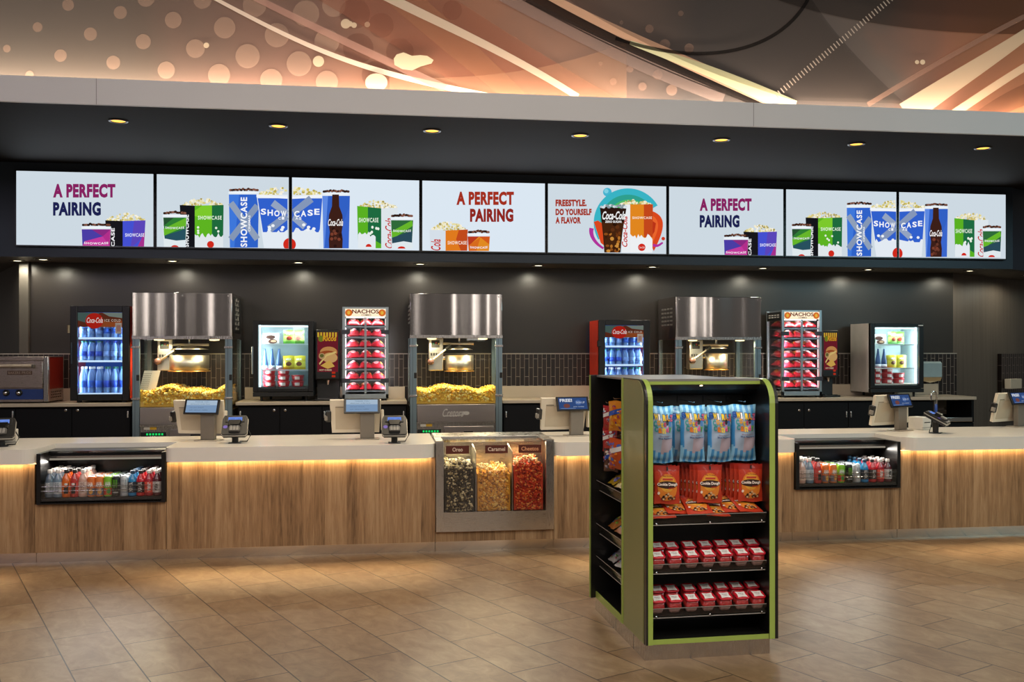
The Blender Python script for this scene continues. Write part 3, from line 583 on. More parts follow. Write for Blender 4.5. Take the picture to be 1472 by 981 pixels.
# ================================================================== front counter
WOOD = wood(); TOP = M('#efe7da', 0.22, var=0.03, scale=3, sp=0.5); KICK = steel((0.72, 0.64, 0.54), 0.16, brush=(60, 60, 1)); FRAME = M('#0e0d0d', 0.35)
YR = 8.72
yF = YC - 0.03                    # face of the coolers and the popcorn bin
xs = {k: PX(k, YC) for k in (-120, 50, 1700)}; q = {k: PX(k, yF) for k in (52.3, 237.5, 626.8, 796.5, 1144.4, 1294.6)}
xs.update({237: q[237.5] + 0.004, 627: q[626.8] - 0.004, 797: q[796.5] + 0.004, 1143: q[1144.4] - 0.006, 1294.5: q[1294.6] + 0.004})
def unit(x0, x1, label, zt=ZU):
    t = thing('counter_unit', label, 'counter', ((x0 + x1) / 2, YC, 0), 0, 'oak counter units'); h = (x1 - x0) / 2 - 0.0015
    m = MB(); m.box(-h, h, 0, 0.03, 0.083, zt - 0.003, WOOD); m.build('front_panel', t)
    m = MB(); m.box(-h, h, 0.035, 0.05, 0, 0.083, KICK); m.build('toe_kick', t)
    m = MB(); m.box(-h, h, 0.05, 0.9, 0.06, min(0.3, zt - 0.02), M('#15110e', 0.6)); m.box(-h, h, 0.88, 0.9, min(0.3, zt - 0.02), min(zt, 0.3) if zt < 0.3 else ZU - 0.003, M('#15110e', 0.6)); m.build('carcass', t)
    return t
zc0 = PZ(145, 724.2, YC - 0.03); zp0 = PZ(710, 763.5, YC - 0.03)
unit(xs[-120], xs[50], 'oak counter front at the far left, left of the drinks cooler')
unit(xs[50], xs[237], 'oak counter front under the left drinks cooler', zc0)
unit(xs[237], xs[627], 'long oak counter front between the left drinks cooler and the popcorn bin')
unit(xs[627], xs[797], 'oak counter front under the steel popcorn bin', zp0)
unit(xs[797], xs[1143], 'oak counter front behind the green snack stand')
unit(xs[1143], xs[1294.5], 'oak counter front under the right drinks cooler', PZ(1220, 703, YC - 0.03))
unit(xs[1294.5], xs[1700], 'oak counter front at the right end')
def rounded(corners):
    """polygon from [(x, y, radius)]"""
    out = []; n = len(corners)
    for i, (x, y, r) in enumerate(corners):
        if r <= 0: out.append((x, y)); continue
        p = Vector((x, y)); a = Vector(corners[i - 1][:2]) - p; b = Vector(corners[(i + 1) % n][:2]) - p; a.normalize(); b.normalize()
        s, e = p + a * r, p + b * r; c = s + b * r
        for k in range(9): an = k / 8 * pi / 2; q = c - b * r * cos(an) - a * r * sin(an); out.append((q.x, q.y))
    return out
YN = 8.18
def worktop(pts, label, leds):
    m = MB(); P = rounded(pts); cx = sum(p[0] for p in P) / len(P)
    b = bmesh.new(); vv = [b.verts.new((x - cx, y - YL, 0)) for x, y in P]; f = b.faces.new(vv); r = bmesh.ops.extrude_face_region(b, geom=[f])
    for g in r['geom']:
        if isinstance(g, bmesh.types.BMVert): g.co.z += ZT - ZU
    bmesh.ops.recalc_face_normals(b, faces=b.faces[:]); bmesh.ops.triangulate(b, faces=[q for q in b.faces if len(q.verts) > 4])
    b.verts.index_update(); m.add([tuple(v.co) for v in b.verts], [[v.index for v in q.verts] for q in b.faces], TOP); b.free()
    t = thing('worktop', label, 'worktop', (cx, YL, ZU)); m.build('slab', t)
    for a, c in leds:
        st = MB(); st.box(a - cx, c - cx, 0.05, 0.062, -0.004, 0, E("#ffcf8a", 4.0)); st.build('light_strip', t)
        l = area('strip_lamp', ((a + c) / 2 - cx, 0.045, -0.006), (radians(20), 0, 0), c - a, 0.01, 1.4 * (c - a), (1.0, 0.72, 0.38), 170, t)
        l = area('strip_lamp', ((a + c) / 2 - cx, 0.035, -0.006), (radians(-38), 0, 0), c - a, 0.01, 1.9 * (c - a), (1.0, 0.76, 0.45), 40, t)
w = lambda p: q[p[0]] + p[1] * 0.003 if isinstance(p, tuple) else PX(p, YL)
nL, nR, bL, bR, mL, mR = (52.3, -1), (237.5, 1), (626.8, -1), (796.5, 1), (1144.4, -1), (1294.6, 1)
worktop([(w(-140), YL, 0), (w(nL), YL, 0.11), (w(nL), YN, 0), (w(nR), YN, 0), (w(nR), YL, 0.06), (w(bL), YL, 0.12), (w(bL), YR, 0), (w(-140), YR, 0)], 'pale worktop left of the popcorn bin, notched round the left drinks cooler', [(w(-120), w(48)), (w(240), w(620))])
worktop([(w(bR), YL, 0.1), (w(mL), YL, 0.08), (w(mL), YN, 0), (w(mR), YN, 0), (w(mR), YL, 0.16), (w(1720), YL, 0), (w(1720), YR, 0), (w(bR), YR, 0)], 'pale worktop right of the popcorn bin, running behind the green snack stand', [(w(802), w(1145)), (w(1300), w(1700))])
# ------------------------------------------------------------------ bottles and cans
CAPS = {}
def bottle(body, cap, lab, h, kind, draw=None):
    def f():
        t = thing({'can': 'drink_can'}.get(kind, 'drink_bottle'), 'x', 'can' if kind == 'can' else 'bottle')
        m = MB()
        if kind == 'can':
            r = 0.031; m.lathe([(r * 0.8, 0), (r, 0.008), (r, h - 0.012), (r * 0.84, h)], (0, 0, 0), body, 16)
        else:
            r = 0.036; m.lathe([(r * 0.85, 0), (r, 0.01), (r * 0.96, h * 0.3), (r, h * 0.55), (r * 0.8, h * 0.72), (r * 0.42, h * 0.84), (r * 0.4, h * 0.88)], (0, 0, 0), body, 14)
        m.build('body', t)
        m = MB()
        if kind == 'can': m.lathe([(r * 0.84, h), (r * 0.86, h + 0.003), (r * 0.76, h + 0.001), (0.0, h - 0.001)], (0, 0, 0), cap, 16)
        else: m.lathe([(r * 0.46, h * 0.87), (r * 0.5, h * 0.88), (r * 0.5, h * 0.99), (r * 0.4, h), (0, h)], (0, 0, 0), cap, 12)
        m.build('can_top' if kind == 'can' else 'cap', t)
        m = MB(); rr = r * 1.015
        z0, z1 = (0.012, h - 0.014) if kind == 'can' else (h * 0.14, h * 0.56)
        mp = lambda u, v, n: ((rr + n) * sin(u), -(rr + n) * cos(u), z0 + v * (z1 - z0))
        if lab is not None: m.grid(lambda a, b: mp((a * 2 - 1) * pi, b, 0), 20, 1, lab)
        A = Art(m, mp, 0.0003)
        if draw: draw(A)
        if m.f: m.build('label', t)
        return t
    return Maker(f)
def t_col(A, a, b, c, d, m): A.strip([(a + (c - a) * i / 6, b) for i in range(7)], [(a + (c - a) * i / 6, d) for i in range(7)], m)
def d_aha(c2, c3):
    def f(A):
        t_col(A, -1.6, 0.02, 1.6, 0.42, c2); A.text('AHA', -0.75, 0.5, 0.75, 0.8, WHITE, bold=0.04); A.disc(0.25, 0.24, 0.45, 0.16, c3, 12)
    return f
def d_claw(c, c2):
    def f(A):
        for k in (-0.4, 0, 0.4): A.strip([(k - 0.09, 0.9), (k - 0.03, 0.7), (k - 0.06, 0.45)], [(k + 0.09, 0.92), (k + 0.1, 0.7), (k + 0.0, 0.42)], c)
        t_col(A, -0.8, 0.12, 0.8, 0.2, c2)
    return f
def d_y(c):
    def f(A):
        A.strip([(-1.0, 0.97), (-0.42, 0.55)], [(-0.5, 0.97), (-0.05, 0.5)], c); A.strip([(0.5, 0.97), (0.05, 0.5)], [(1.0, 0.97), (0.42, 0.55)], c); t_col(A, -0.42, 0.0, 0.42, 0.55, c); A.disc(0, 0.82, 0.35, 0.1, WHITE, 10)
    return f
def d_word(s, c, bg=None):
    def f(A):
        if bg: t_col(A, -0.8, 0.35, 0.8, 0.85, bg)
        A.text(s, -0.4, 0.1, 0.4, 0.95, c, rot=1, bold=0.03)
    return f
G = lambda c, r=0.15: M(c, r, var=0.05, coat=0.4)
WCAP = M('#dcd8d2', 0.4); BCAP = M('#201d1c', 0.4); TIN = ALU
kinds = [
    ('grey-blue sports drink bottle', bottle(G('#5d6b78'), WCAP, M('#8e979d', 0.4), 0.215, 'b', d_word('ARMOR', WHITE))),
    ('pale blue sports drink bottle', bottle(G('#6f8496'), WCAP, M('#c3c9cc', 0.4), 0.215, 'b', d_word('ARMOR', M('#40546a')))),
    ('orange bottle with a black Y', bottle(G('#d9661c'), BCAP, M('#e06d1e', 0.4), 0.215, 'b', d_y(BLACK))),
    ('red bottle with a black Y', bottle(G('#b83a34'), BCAP, M('#c8453e', 0.4), 0.215, 'b', d_y(BLACK))),
    ('pink-beige bottle with a white cap', bottle(G('#c9a08f'), WCAP, M('#d8beb0', 0.4), 0.215, 'b', d_word('ARMOR', M('#8a5a4c')))),
    ('orange can, row beside the pink-beige bottles', bottle(M('#d8722f', 0.3), TIN, None, 0.157, 'can', d_aha(M('#5e6877', 0.35), M('#e2a23a', 0.4)))),
    ('orange can, row beside the lime cans', bottle(M('#db7a38', 0.3), TIN, None, 0.157, 'can', d_aha(M('#6b6f7c', 0.35), M('#d9a04a', 0.4)))),
    ('lime green and red can', bottle(M('#7dbb2c', 0.3), TIN, None, 0.157, 'can', d_aha(M('#d2402a', 0.35), M('#2f9a3a', 0.4)))),
    ('black can with a green claw mark', bottle(M('#141614', 0.3), TIN, None, 0.157, 'can', d_claw(E('#7fd03a', 0.35), M('#9a9a96')))),
    ('white can with a grey claw mark', bottle(M('#cfd3d4', 0.3, 0.3), TIN, None, 0.157, 'can', d_claw(M('#7b858d'), M('#8f979c')))),
    ('blue sports drink bottle', bottle(G('#1f7fb4'), M('#1c3f5a', 0.4), M('#1a2a3a', 0.4), 0.2, 'b', d_word('POWER', WHITE))),
    ('red sports drink bottle', bottle(G('#c01f28'), M('#28201f', 0.4), M('#2a1719', 0.4), 0.2, 'b', d_word('POWER', WHITE))),
    ('pale-capped red drink bottle', bottle(G('#a3222e'), WCAP, M('#d9503f', 0.4), 0.2, 'b', d_word('water', WHITE, M('#d94a3c')))),
    ('clear dark-label drink bottle', bottle(G('#5a2a30'), WCAP, M('#c9c4c0', 0.4), 0.2, 'b', d_word('water', BLACK))),
]
PLACE = {0: 'front of its row', 1: 'second back', 2: 'third back', 3: 'back of its row'}
def drinks_cooler(pl, pr, py0, side, order):
    yF = YC - 0.03
    x0, x1 = PX(pl, yF), PX(pr, yF); z0 = PZ((pl + pr) / 2, py0, yF); W = x1 - x0; zt = ZU + 0.075
    t = thing('drinks_cooler', 'black open-front drinks cooler set into the %s of the counter' % side, 'cooler', (x0, yF, z0)); D = YN - yF - 0.006; h = zt - z0
    m = MB(); b = 0.03
    m.box(0, b, 0, D, 0, h, FRAME); m.box(W - b, W, 0, D, 0, h, FRAME); m.box(b, W - b, 0, D, 0, 0.025, FRAME); m.box(b, W - b, D - 0.03, D, 0.025, h, FRAME); m.build('case', t)
    m = MB(); m.box(b, W - b, 0.02, D - 0.03, 0.026, 0.045, M('#1c1b1a', 0.5)); m.build('deck', t)
    m = MB(); m.prism([(D - 0.24, h + 0.0), (D - 0.2, h - 0.055), (D - 0.03, h - 0.055), (D - 0.03, h)], 'x', b, W - b, FRAME); m.box(b, W - b, D - 0.236, D - 0.205, h - 0.056, h - 0.04, STEEL); m.build('air_curtain', t)
    m = MB(); m.box(b, W - b, D - 0.235, D - 0.225, h - 0.072, h - 0.058, E('#fff1da', 0.25)); m.build('light_strip', t)
    area('cooler_lamp', (W / 2, D - 0.24, h - 0.08), (radians(-38), 0, 0), W - 0.1, 0.02, 3.5, (1.0, 0.93, 0.84), 160, t)
    m = MB(); m.box(b, W - b, 0.004, 0.008, 0.02, 0.16, GLASS); m.build('front_glass', t)
    m = MB(); m.box(b, W - b, 0.0, 0.012, 0.012, 0.022, ALU); m.build('price_rail', t)
    m = MB()
    for zz in (0.10, 0.135): m.tube([(b, 0.02, zz), (W - b, 0.02, zz)], 0.0025, CHROME, 6)
    m.build('fence_rail', t)
    n = len(order); st = (W - 2 * b - 0.03) / n
    for c, k in enumerate(order):
        nm, mk = kinds[k]
        for r in range(4):
            mk((x0 + b + 0.015 + st * (c + 0.5), yF + 0.07 + 0.088 * r, z0 + 0.0455), (c * 7 + r * 3) % 5 * 0.08 - 0.16, '%s, %s in the %s counter cooler' % (nm, PLACE[r], 'wide' if n == 14 else 'narrow'), 'drinks in the %s counter cooler' % side.split()[0])
drinks_cooler(52.3, 237.5, 724.3, 'left part', [0, 1, 2, 3, 4, 5, 6, 7, 8, 9, 10, 11, 12, 13])
drinks_cooler(1144.4, 1294.6, 703.2, 'right part', [4, 1, 3, 5, 6, 7, 8, 9, 10, 11, 12, 13])
# ------------------------------------------------------------------ popcorn
def kernels(pts, size, mats, seed, parent=None, name='popcorn_heap', wt=None):
    rnd = random.Random(seed); m = MB()
    for p in pts:
        mt = rnd.choice(mats); r = size * rnd.uniform(0.7, 1.15)
        m.blob(p, (r, r * rnd.uniform(0.7, 1.1), r * rnd.uniform(0.7, 1.1)), mt, rnd, 0.3)
        for k in range(2): m.blob((p[0] + rnd.uniform(-1, 1) * r * 0.9, p[1] + rnd.uniform(-1, 1) * r * 0.6, p[2] + rnd.uniform(-1, 1) * r * 0.9), r * rnd.uniform(0.4, 0.7), rnd.choice(mats) if rnd.random() < 0.3 else mt, rnd, 0.3)
    return m
yP = YC - 0.03
x0, x1 = PX(626.8, yP), PX(796.5, yP); W = x1 - x0; h = 0.9 - zp0
t = thing('popcorn_bin', 'steel framed glass bin of flavoured popcorn set into the counter', 'popcorn bin', (x0, yP, zp0)); D = 0.52
g0, g1 = PX(637.8, yP) - x0, PX(785, yP) - x0; zr = PZ(710, 735.5, yP) - zp0
STB = steel((0.6, 0.58, 0.55), 0.28, brush=(1, 1, 40)); STV = steel((0.6, 0.58, 0.55), 0.28, brush=(40, 40, 1))
m = MB(); m.box(0, g0, 0, 0.04, 0, h, STV, 0.002); m.box(g1, W, 0, 0.04, 0, h, STV, 0.002); m.box(g0, g1, 0, 0.035, 0.018, zr, STB); m.box(g0, g1, -0.004, 0.035, zr - 0.012, zr, STB)
m.box(g0, g1, 0.0, 0.03, 0, 0.018, STB); m.build('front_frame', t)
m = MB(); m.box(0, 0.02, 0.04, D, 0, h, STV); m.box(W - 0.02, W, 0.04, D, 0, h, STV); m.box(0.02, W - 0.02, D - 0.02, D, 0, h - 0.02, STB); m.box(0.02, W - 0.02, 0.04, D, 0.0, 0.02, STB); m.build('case', t)
m = MB(); m.box(0, W, D - 0.16, D + 0.2, h - 0.02, h + 0.012, STB, 0.004); m.box(0, 0.06, 0, D - 0.16, h, h + 0.008, STB); m.box(W - 0.09, W, 0, D - 0.16, h, h + 0.008, STB); m.build('top_rail', t)
m = MB(); m.box(0.14, W - 0.2, D - 0.19, D - 0.16, h - 0.035, h - 0.021, E('#ffd79a', 1.5)); m.build('heat_lamp', t)
area('bin_lamp', (W / 2, D - 0.2, h - 0.05), (radians(-20), 0, 0), W - 0.2, 0.05, 5, (1.0, 0.8, 0.5), 160, t)
m = MB(); m.box(g0, g1, 0.004, 0.01, zr, h - 0.012, GLASS); m.box(g0 - 0.02, g1, 0.0, D - 0.16, h - 0.004, h - 0.0005, GLASS); m.build('glass', t)
d1, d2 = PX(684.8, yP) - x0, PX(737.5, yP) - x0
for a in (d1, d2):
    m = MB(); q = PZ(700, 668, yP) - zp0; top = PZ(700, 651, yP) - zp0
    m.prism([(0.03, 0.02), (D - 0.03, 0.02), (D - 0.03, top + 0.06), (0.03, top)], 'x', a - 0.003, a + 0.003, STV); m.build('divider', t)
SIGN = M('#5d2412', 0.5)
for s, a, b in (('Oreo', 641, 674.5), ('Caramel', 697.5, 730), ('Cheetos', 745.5, 778)):
    m = MB(); xa, xb = PX(a, yP) - x0, PX(b, yP) - x0; za, zb_ = PZ(710, 652, yP) - zp0, PZ(710, 640.5, yP) - zp0
    m.box(xa, xb, 0.0, 0.0035, za, zb_, SIGN); A = Art(m, lambda u, v, n: (u, -n, v)); wd = (xb - xa); A.text(s, xa + wd * (0.28 if s == 'Oreo' else 0.12), za + 0.018, xb - wd * (0.28 if s == 'Oreo' else 0.12), zb_ - 0.014, M('#e8cdb4', 0.5) if s != 'Cheetos' else M('#e8a070', 0.5), bold=0.02)
    tag(m.build('name_plate', t), 'brown plate reading ' + s)
def bin_heap(xa, xb, top, mats, tmats, seed, label):
    rnd = random.Random(seed); P, Q = [], []
    n = int((xb - xa) * (top - zr) / (0.0165 ** 2) * 1.5)
    for i in range(n):
        x = rnd.uniform(xa + 0.027, xb - 0.027); P.append((x, 0.05 + rnd.uniform(0, 0.016), zr - 0.03 + rnd.uniform(0.0, 1) * (top - zr + 0.03)))
    for i in range(int((xb - xa) * 330 * 2.4)):
        x = rnd.uniform(xa + 0.027, xb - 0.027); y = rnd.uniform(0.055, D - 0.06); Q.append((x, y, top + 0.03 * sin(x * 23 + seed) * sin(y * 9) + rnd.uniform(-0.02, 0.015)))
    m = kernels(P, 0.011, mats, seed); k = kernels(Q, 0.0125, tmats, seed + 1)
    m.box(xa + 0.012, xb - 0.012, 0.06, D - 0.04, 0.024, top - 0.025, mats[0])
    m.add(k.v, k.f, mats[0], True); off = len(m.m) - len(k.m)
    for i, v in enumerate(k.m): m.m[off + i] = m.mi(k.mats[v])
    o = m.build('popcorn_heap', None, (x0, yP, zp0)); tag(o, label, 'popcorn', 'flavoured popcorn in the steel bin', 'stuff')
K = lambda c: M(c, 0.6, var=0.12, scale=90)
bin_heap(g0 + 0.004, d1 - 0.004, PZ(661, 671, yP) - zp0, [K('#1c1610'), K('#3a2e1e'), K('#a8966c'), K('#2a2016'), K('#e0d0a4'), K('#5a4a30')], [K('#f0e6c4'), K('#e6d6a4'), K('#f6efd6'), K('#3a2e1e')], 3, 'dark cookie popcorn under the Oreo plate')
bin_heap(d1 + 0.004, d2 - 0.004, PZ(711, 679, yP) - zp0, [K('#d89420'), K('#e8aa34'), K('#b87614'), K('#f0c868'), K('#9c6010')], [K('#e6c37a'), K('#f0dca4'), K('#d2a450')], 5, 'golden caramel popcorn under the Caramel plate')
bin_heap(d2 + 0.004, g1 - 0.004, PZ(760, 667, yP) - zp0, [K('#c83a18'), K('#e06424'), K('#b02a14'), K('#e8944a'), K('#942212')], [K('#f2d9a0'), K('#e8b070'), K('#d8603a'), K('#f6e6be')], 9, 'red cheese popcorn under the Cheetos plate')
# ================================================================== back bar: cabinets and tops
CAB = M('#0b0b0e', 0.55, var=0.15, scale=30, stretch=(1, 1, 12), sp=0.2); BTOP = M('#c3b49e', 0.3, var=0.04, scale=3); LOCK = steel((0.8, 0.8, 0.8), 0.25)
def bpx(p, y=YB): return PX(p, y)
def cabinet(p0, p1, seams, locks, hinges, label):
    x0, x1 = bpx(p0), bpx(p1); t = thing('backbar_cabinet', label, 'cabinet', (x0, YB, 0), 0, 'black back-bar cabinets'); W = x1 - x0; zt = HB - 0.04
    m = MB(); m.box(0, W, 0.022, 0.57, 0.1, zt, CAB); m.box(0.02, W - 0.02, 0.06, 0.55, 0, 0.1, BLACK); m.build('carcass', t)
    ed = [p0] + seams + [p1]
    for i in range(len(ed) - 1):
        a, b = bpx(ed[i]) - x0 + 0.003, bpx(ed[i + 1]) - x0 - 0.003
        m = MB(); m.box(a, b, 0, 0.02, 0.12, zt - 0.02, CAB, 0.002); d = m.build('door', t)
        for l in locks:
            if ed[i] < l < ed[i + 1]:
                m = MB(); lx = bpx(l) - x0; m.lathe([(0, -0.008), (0.014, -0.008), (0.016, 0), (0.016, 0.001)], (lx, 0, PZ(l, {0: 590}.get(0), YB)), LOCK, 14, 'y'); m.box(lx - 0.002, lx + 0.002, -0.0095, -0.008, PZ(l, 590, YB) - 0.007, PZ(l, 590, YB) + 0.007, BLACK); m.build('lock', d)
        for hg in hinges:
            if ed[i] < hg < ed[i + 1]:
                hx = bpx(hg) - x0; z = PZ(hg, 596, YB); m = MB(); m.box(hx - 0.008, hx + 0.008, -0.012, 0, z - 0.035, z + 0.035, LOCK, 0.003); m.build('hinge', d)
    return t
def btop(p0, p1, label, b0=None, b1=None):
    x0, x1 = PX(p0, 10.3), PX(p1, 10.3); t = thing('back_worktop', label, 'worktop', (x0, 10.3, HB - 0.036), 0, 'pale back-bar tops')
    m = MB(); m.box(0, x1 - x0, 0, YW - 0.068 - 10.3, 0, 0.036, BTOP, 0.004); m.build('slab', t)
    ys = YW - 0.068 - 10.3; c, d = (PX(b0, 10.85) - x0 if b0 else 0), (PX(b1, 10.85) - x0 if b1 else x1 - x0)
    m = MB(); m.box(c, d, ys - 0.02, ys, 0.036, PZ(700, 555.5, 10.85) - HB + 0.036, BTOP, 0.003); m.build('backsplash', t)
cabinet(-70, 187, [22, 103], [94.5, 111.5], [18.5, 184], 'black cabinet under the steel oven and the left drinks fridge')
cabinet(342, 584, [402, 463, 530], [394, 410], [345.5, 466.5, 580], 'black cabinet between the left and middle popcorn machines')
cabinet(724, 925, [787, 850], [774.5, 800], [727.5, 846], 'black cabinet right of the middle popcorn machine')
cabinet(1100, 1342, [1156, 1219.5, 1280], [1149, 1163, 1273], [1216.5, 1223], 'black cabinet under the right snack warmer and the white fridge')
btop(-80, 189, 'pale back-bar top under the steel oven and the left drinks fridge')
btop(338.5, 585, 'pale back-bar top between the left and middle popcorn machines', 352, 582)
btop(722.5, 930, 'pale back-bar top right of the middle popcorn machine')
btop(1098, 1404, 'pale back-bar top under the right snack warmer, running to the sink', 1098, 1349)
# sink unit at the right end
x0, x1 = bpx(1343.5), bpx(1400); t = thing('sink_unit', 'steel sink alcove with black cabinet under the right end of the back-bar top', 'sink', (x0, YB, 0)); W = x1 - x0; zt = HB - 0.04; zs = PZ(1370, 600, YB)
m = MB(); m.box(0, W, 0.02, 0.55, 0.1, zs - 0.06, CAB); m.box(W - 0.03, W, 0, 0.55, zs - 0.06, zt, CAB); m.box(0.02, W - 0.02, 0.06, 0.5, 0, 0.1, BLACK); m.build('carcass', t)
m = MB(); m.box(0.003, W - 0.003, 0, 0.018, 0.12, zs - 0.07, CAB, 0.002); d = m.build('door', t); hx = W - 0.06
m = MB(); m.box(hx, hx + 0.014, -0.01, 0, zs - 0.2, zs - 0.13, LOCK, 0.003); m.build('hinge', d)
SKS = M('#9a8f80', 0.35, 0.35); m = MB(); m.box(0, W - 0.03, 0.5, 0.52, zs, zt, SKS); m.box(0, 0.012, 0.0, 0.5, zs, zt, SKS); m.box(0, W - 0.03, -0.02, 0.02, zs - 0.055, zs, STEEL, 0.006); m.box(0, W - 0.03, 0.02, 0.5, zs - 0.055, zs - 0.045, SKS); m.build('basin', t)
m = MB(); m.tube([(W - 0.16, 0.5, zs + 0.06), (W - 0.16, 0.32, zs + 0.07), (W - 0.19, 0.28, zs + 0.09), (W - 0.2, 0.26, zs + 0.06)], 0.012, CHROME, 8); m.build('spout', t)
fx = PX(1343, 10.1); t = thing('beer_tap', 'slim tap with a curved chrome spout and blue handle beside the sink', 'tap', (PX(1344, 9.9), 9.9, 0))
fz = PZ(1344, 594, 9.9)
m = MB(); m.tube([(0, 0, 0), (0, 0, fz - 0.02)], 0.03, M('#4a4d50', 0.4), 12); m.lathe([(0.11, 0), (0.11, 0.02), (0.03, 0.05)], (0, 0, 0), M('#4a4d50', 0.4), 16); m.build('post', t)
m = MB(); m.tube([(0.02, 0, fz - 0.02), (0.02, 0, fz + 0.2)] + [(0.02 - 0.033 + 0.033 * cos(a), 0, fz + 0.2 + 0.04 * sin(a)) for a in [pi * k / 8 for k in range(1, 9)]] + [(-0.046, 0, fz + 0.14)], 0.008, CHROME, 8); m.build('spout', t)
m = MB(); m.lathe([(0.012, fz - 0.02), (0.016, fz), (0.016, fz + 0.09), (0.01, fz + 0.1)], (0, -0.02, 0), M('#2a4fa0', 0.35), 12); m.box(-0.05, 0.05, -0.03, 0.03, fz - 0.06, fz - 0.02, CHROME, 0.008); m.build('handle', t)
# paper towel dispenser and small box
yb = YW - 0.067; x0, x1 = PX(1326, yb - 0.1), PX(1354, yb - 0.1); t = thing('paper_towel_dispenser', 'grey paper towel dispenser on the tiles right of the white fridge', 'dispenser', (x0, yb, PZ(1340, 549, yb))); W = x1 - x0; h = PZ(1340, 519, yb) - PZ(1340, 541, yb)
m = MB(); m.prism([(-0.1, 0.06), (0, 0.06), (0, 0.06 + h), (-0.07, 0.06 + h), (-0.1, 0.04 + h)], 'x', 0, W, M('#9cb0b4', 0.35, 0.2)); m.build('cover', t)
m = MB(); m.prism([(-0.1, 0.058), (0, 0.058), (0, 0.012), (-0.07, 0.012)], 'x', 0, W, M('#b49a72', 0.5)); m.build('bottom_tray', t)
m = MB(); m.add([(W * .12, -0.07, 0.012), (W * .88, -0.07, 0.012), (W * .5, -0.055, -0.012), (W * .12, -0.055, 0.012), (W * .88, -0.055, 0.012)], [(0, 1, 2), (4, 3, 2), (0, 2, 3), (1, 4, 2)], M('#d8c4a0', 0.7)); m.build('paper_towel', t)
xw = PX(1466, 11.3); m = MB(); m.box(-0.03, 0.3, -0.08, 0, 0, PZ(1466, 546, 11.3) - PZ(1466, 560.5, 11.3), CREAM, 0.006); o = m.build('wall_box'); o.location = (xw, YW + 0.05 + (xw - xr) * math.tan(radians(31)) - 0.105, PZ(1466, 560.5, 11.3)); o.rotation_euler = (0, 0, radians(31)); tag(o, 'small cream box on the tiled panel at the far right edge', 'box')
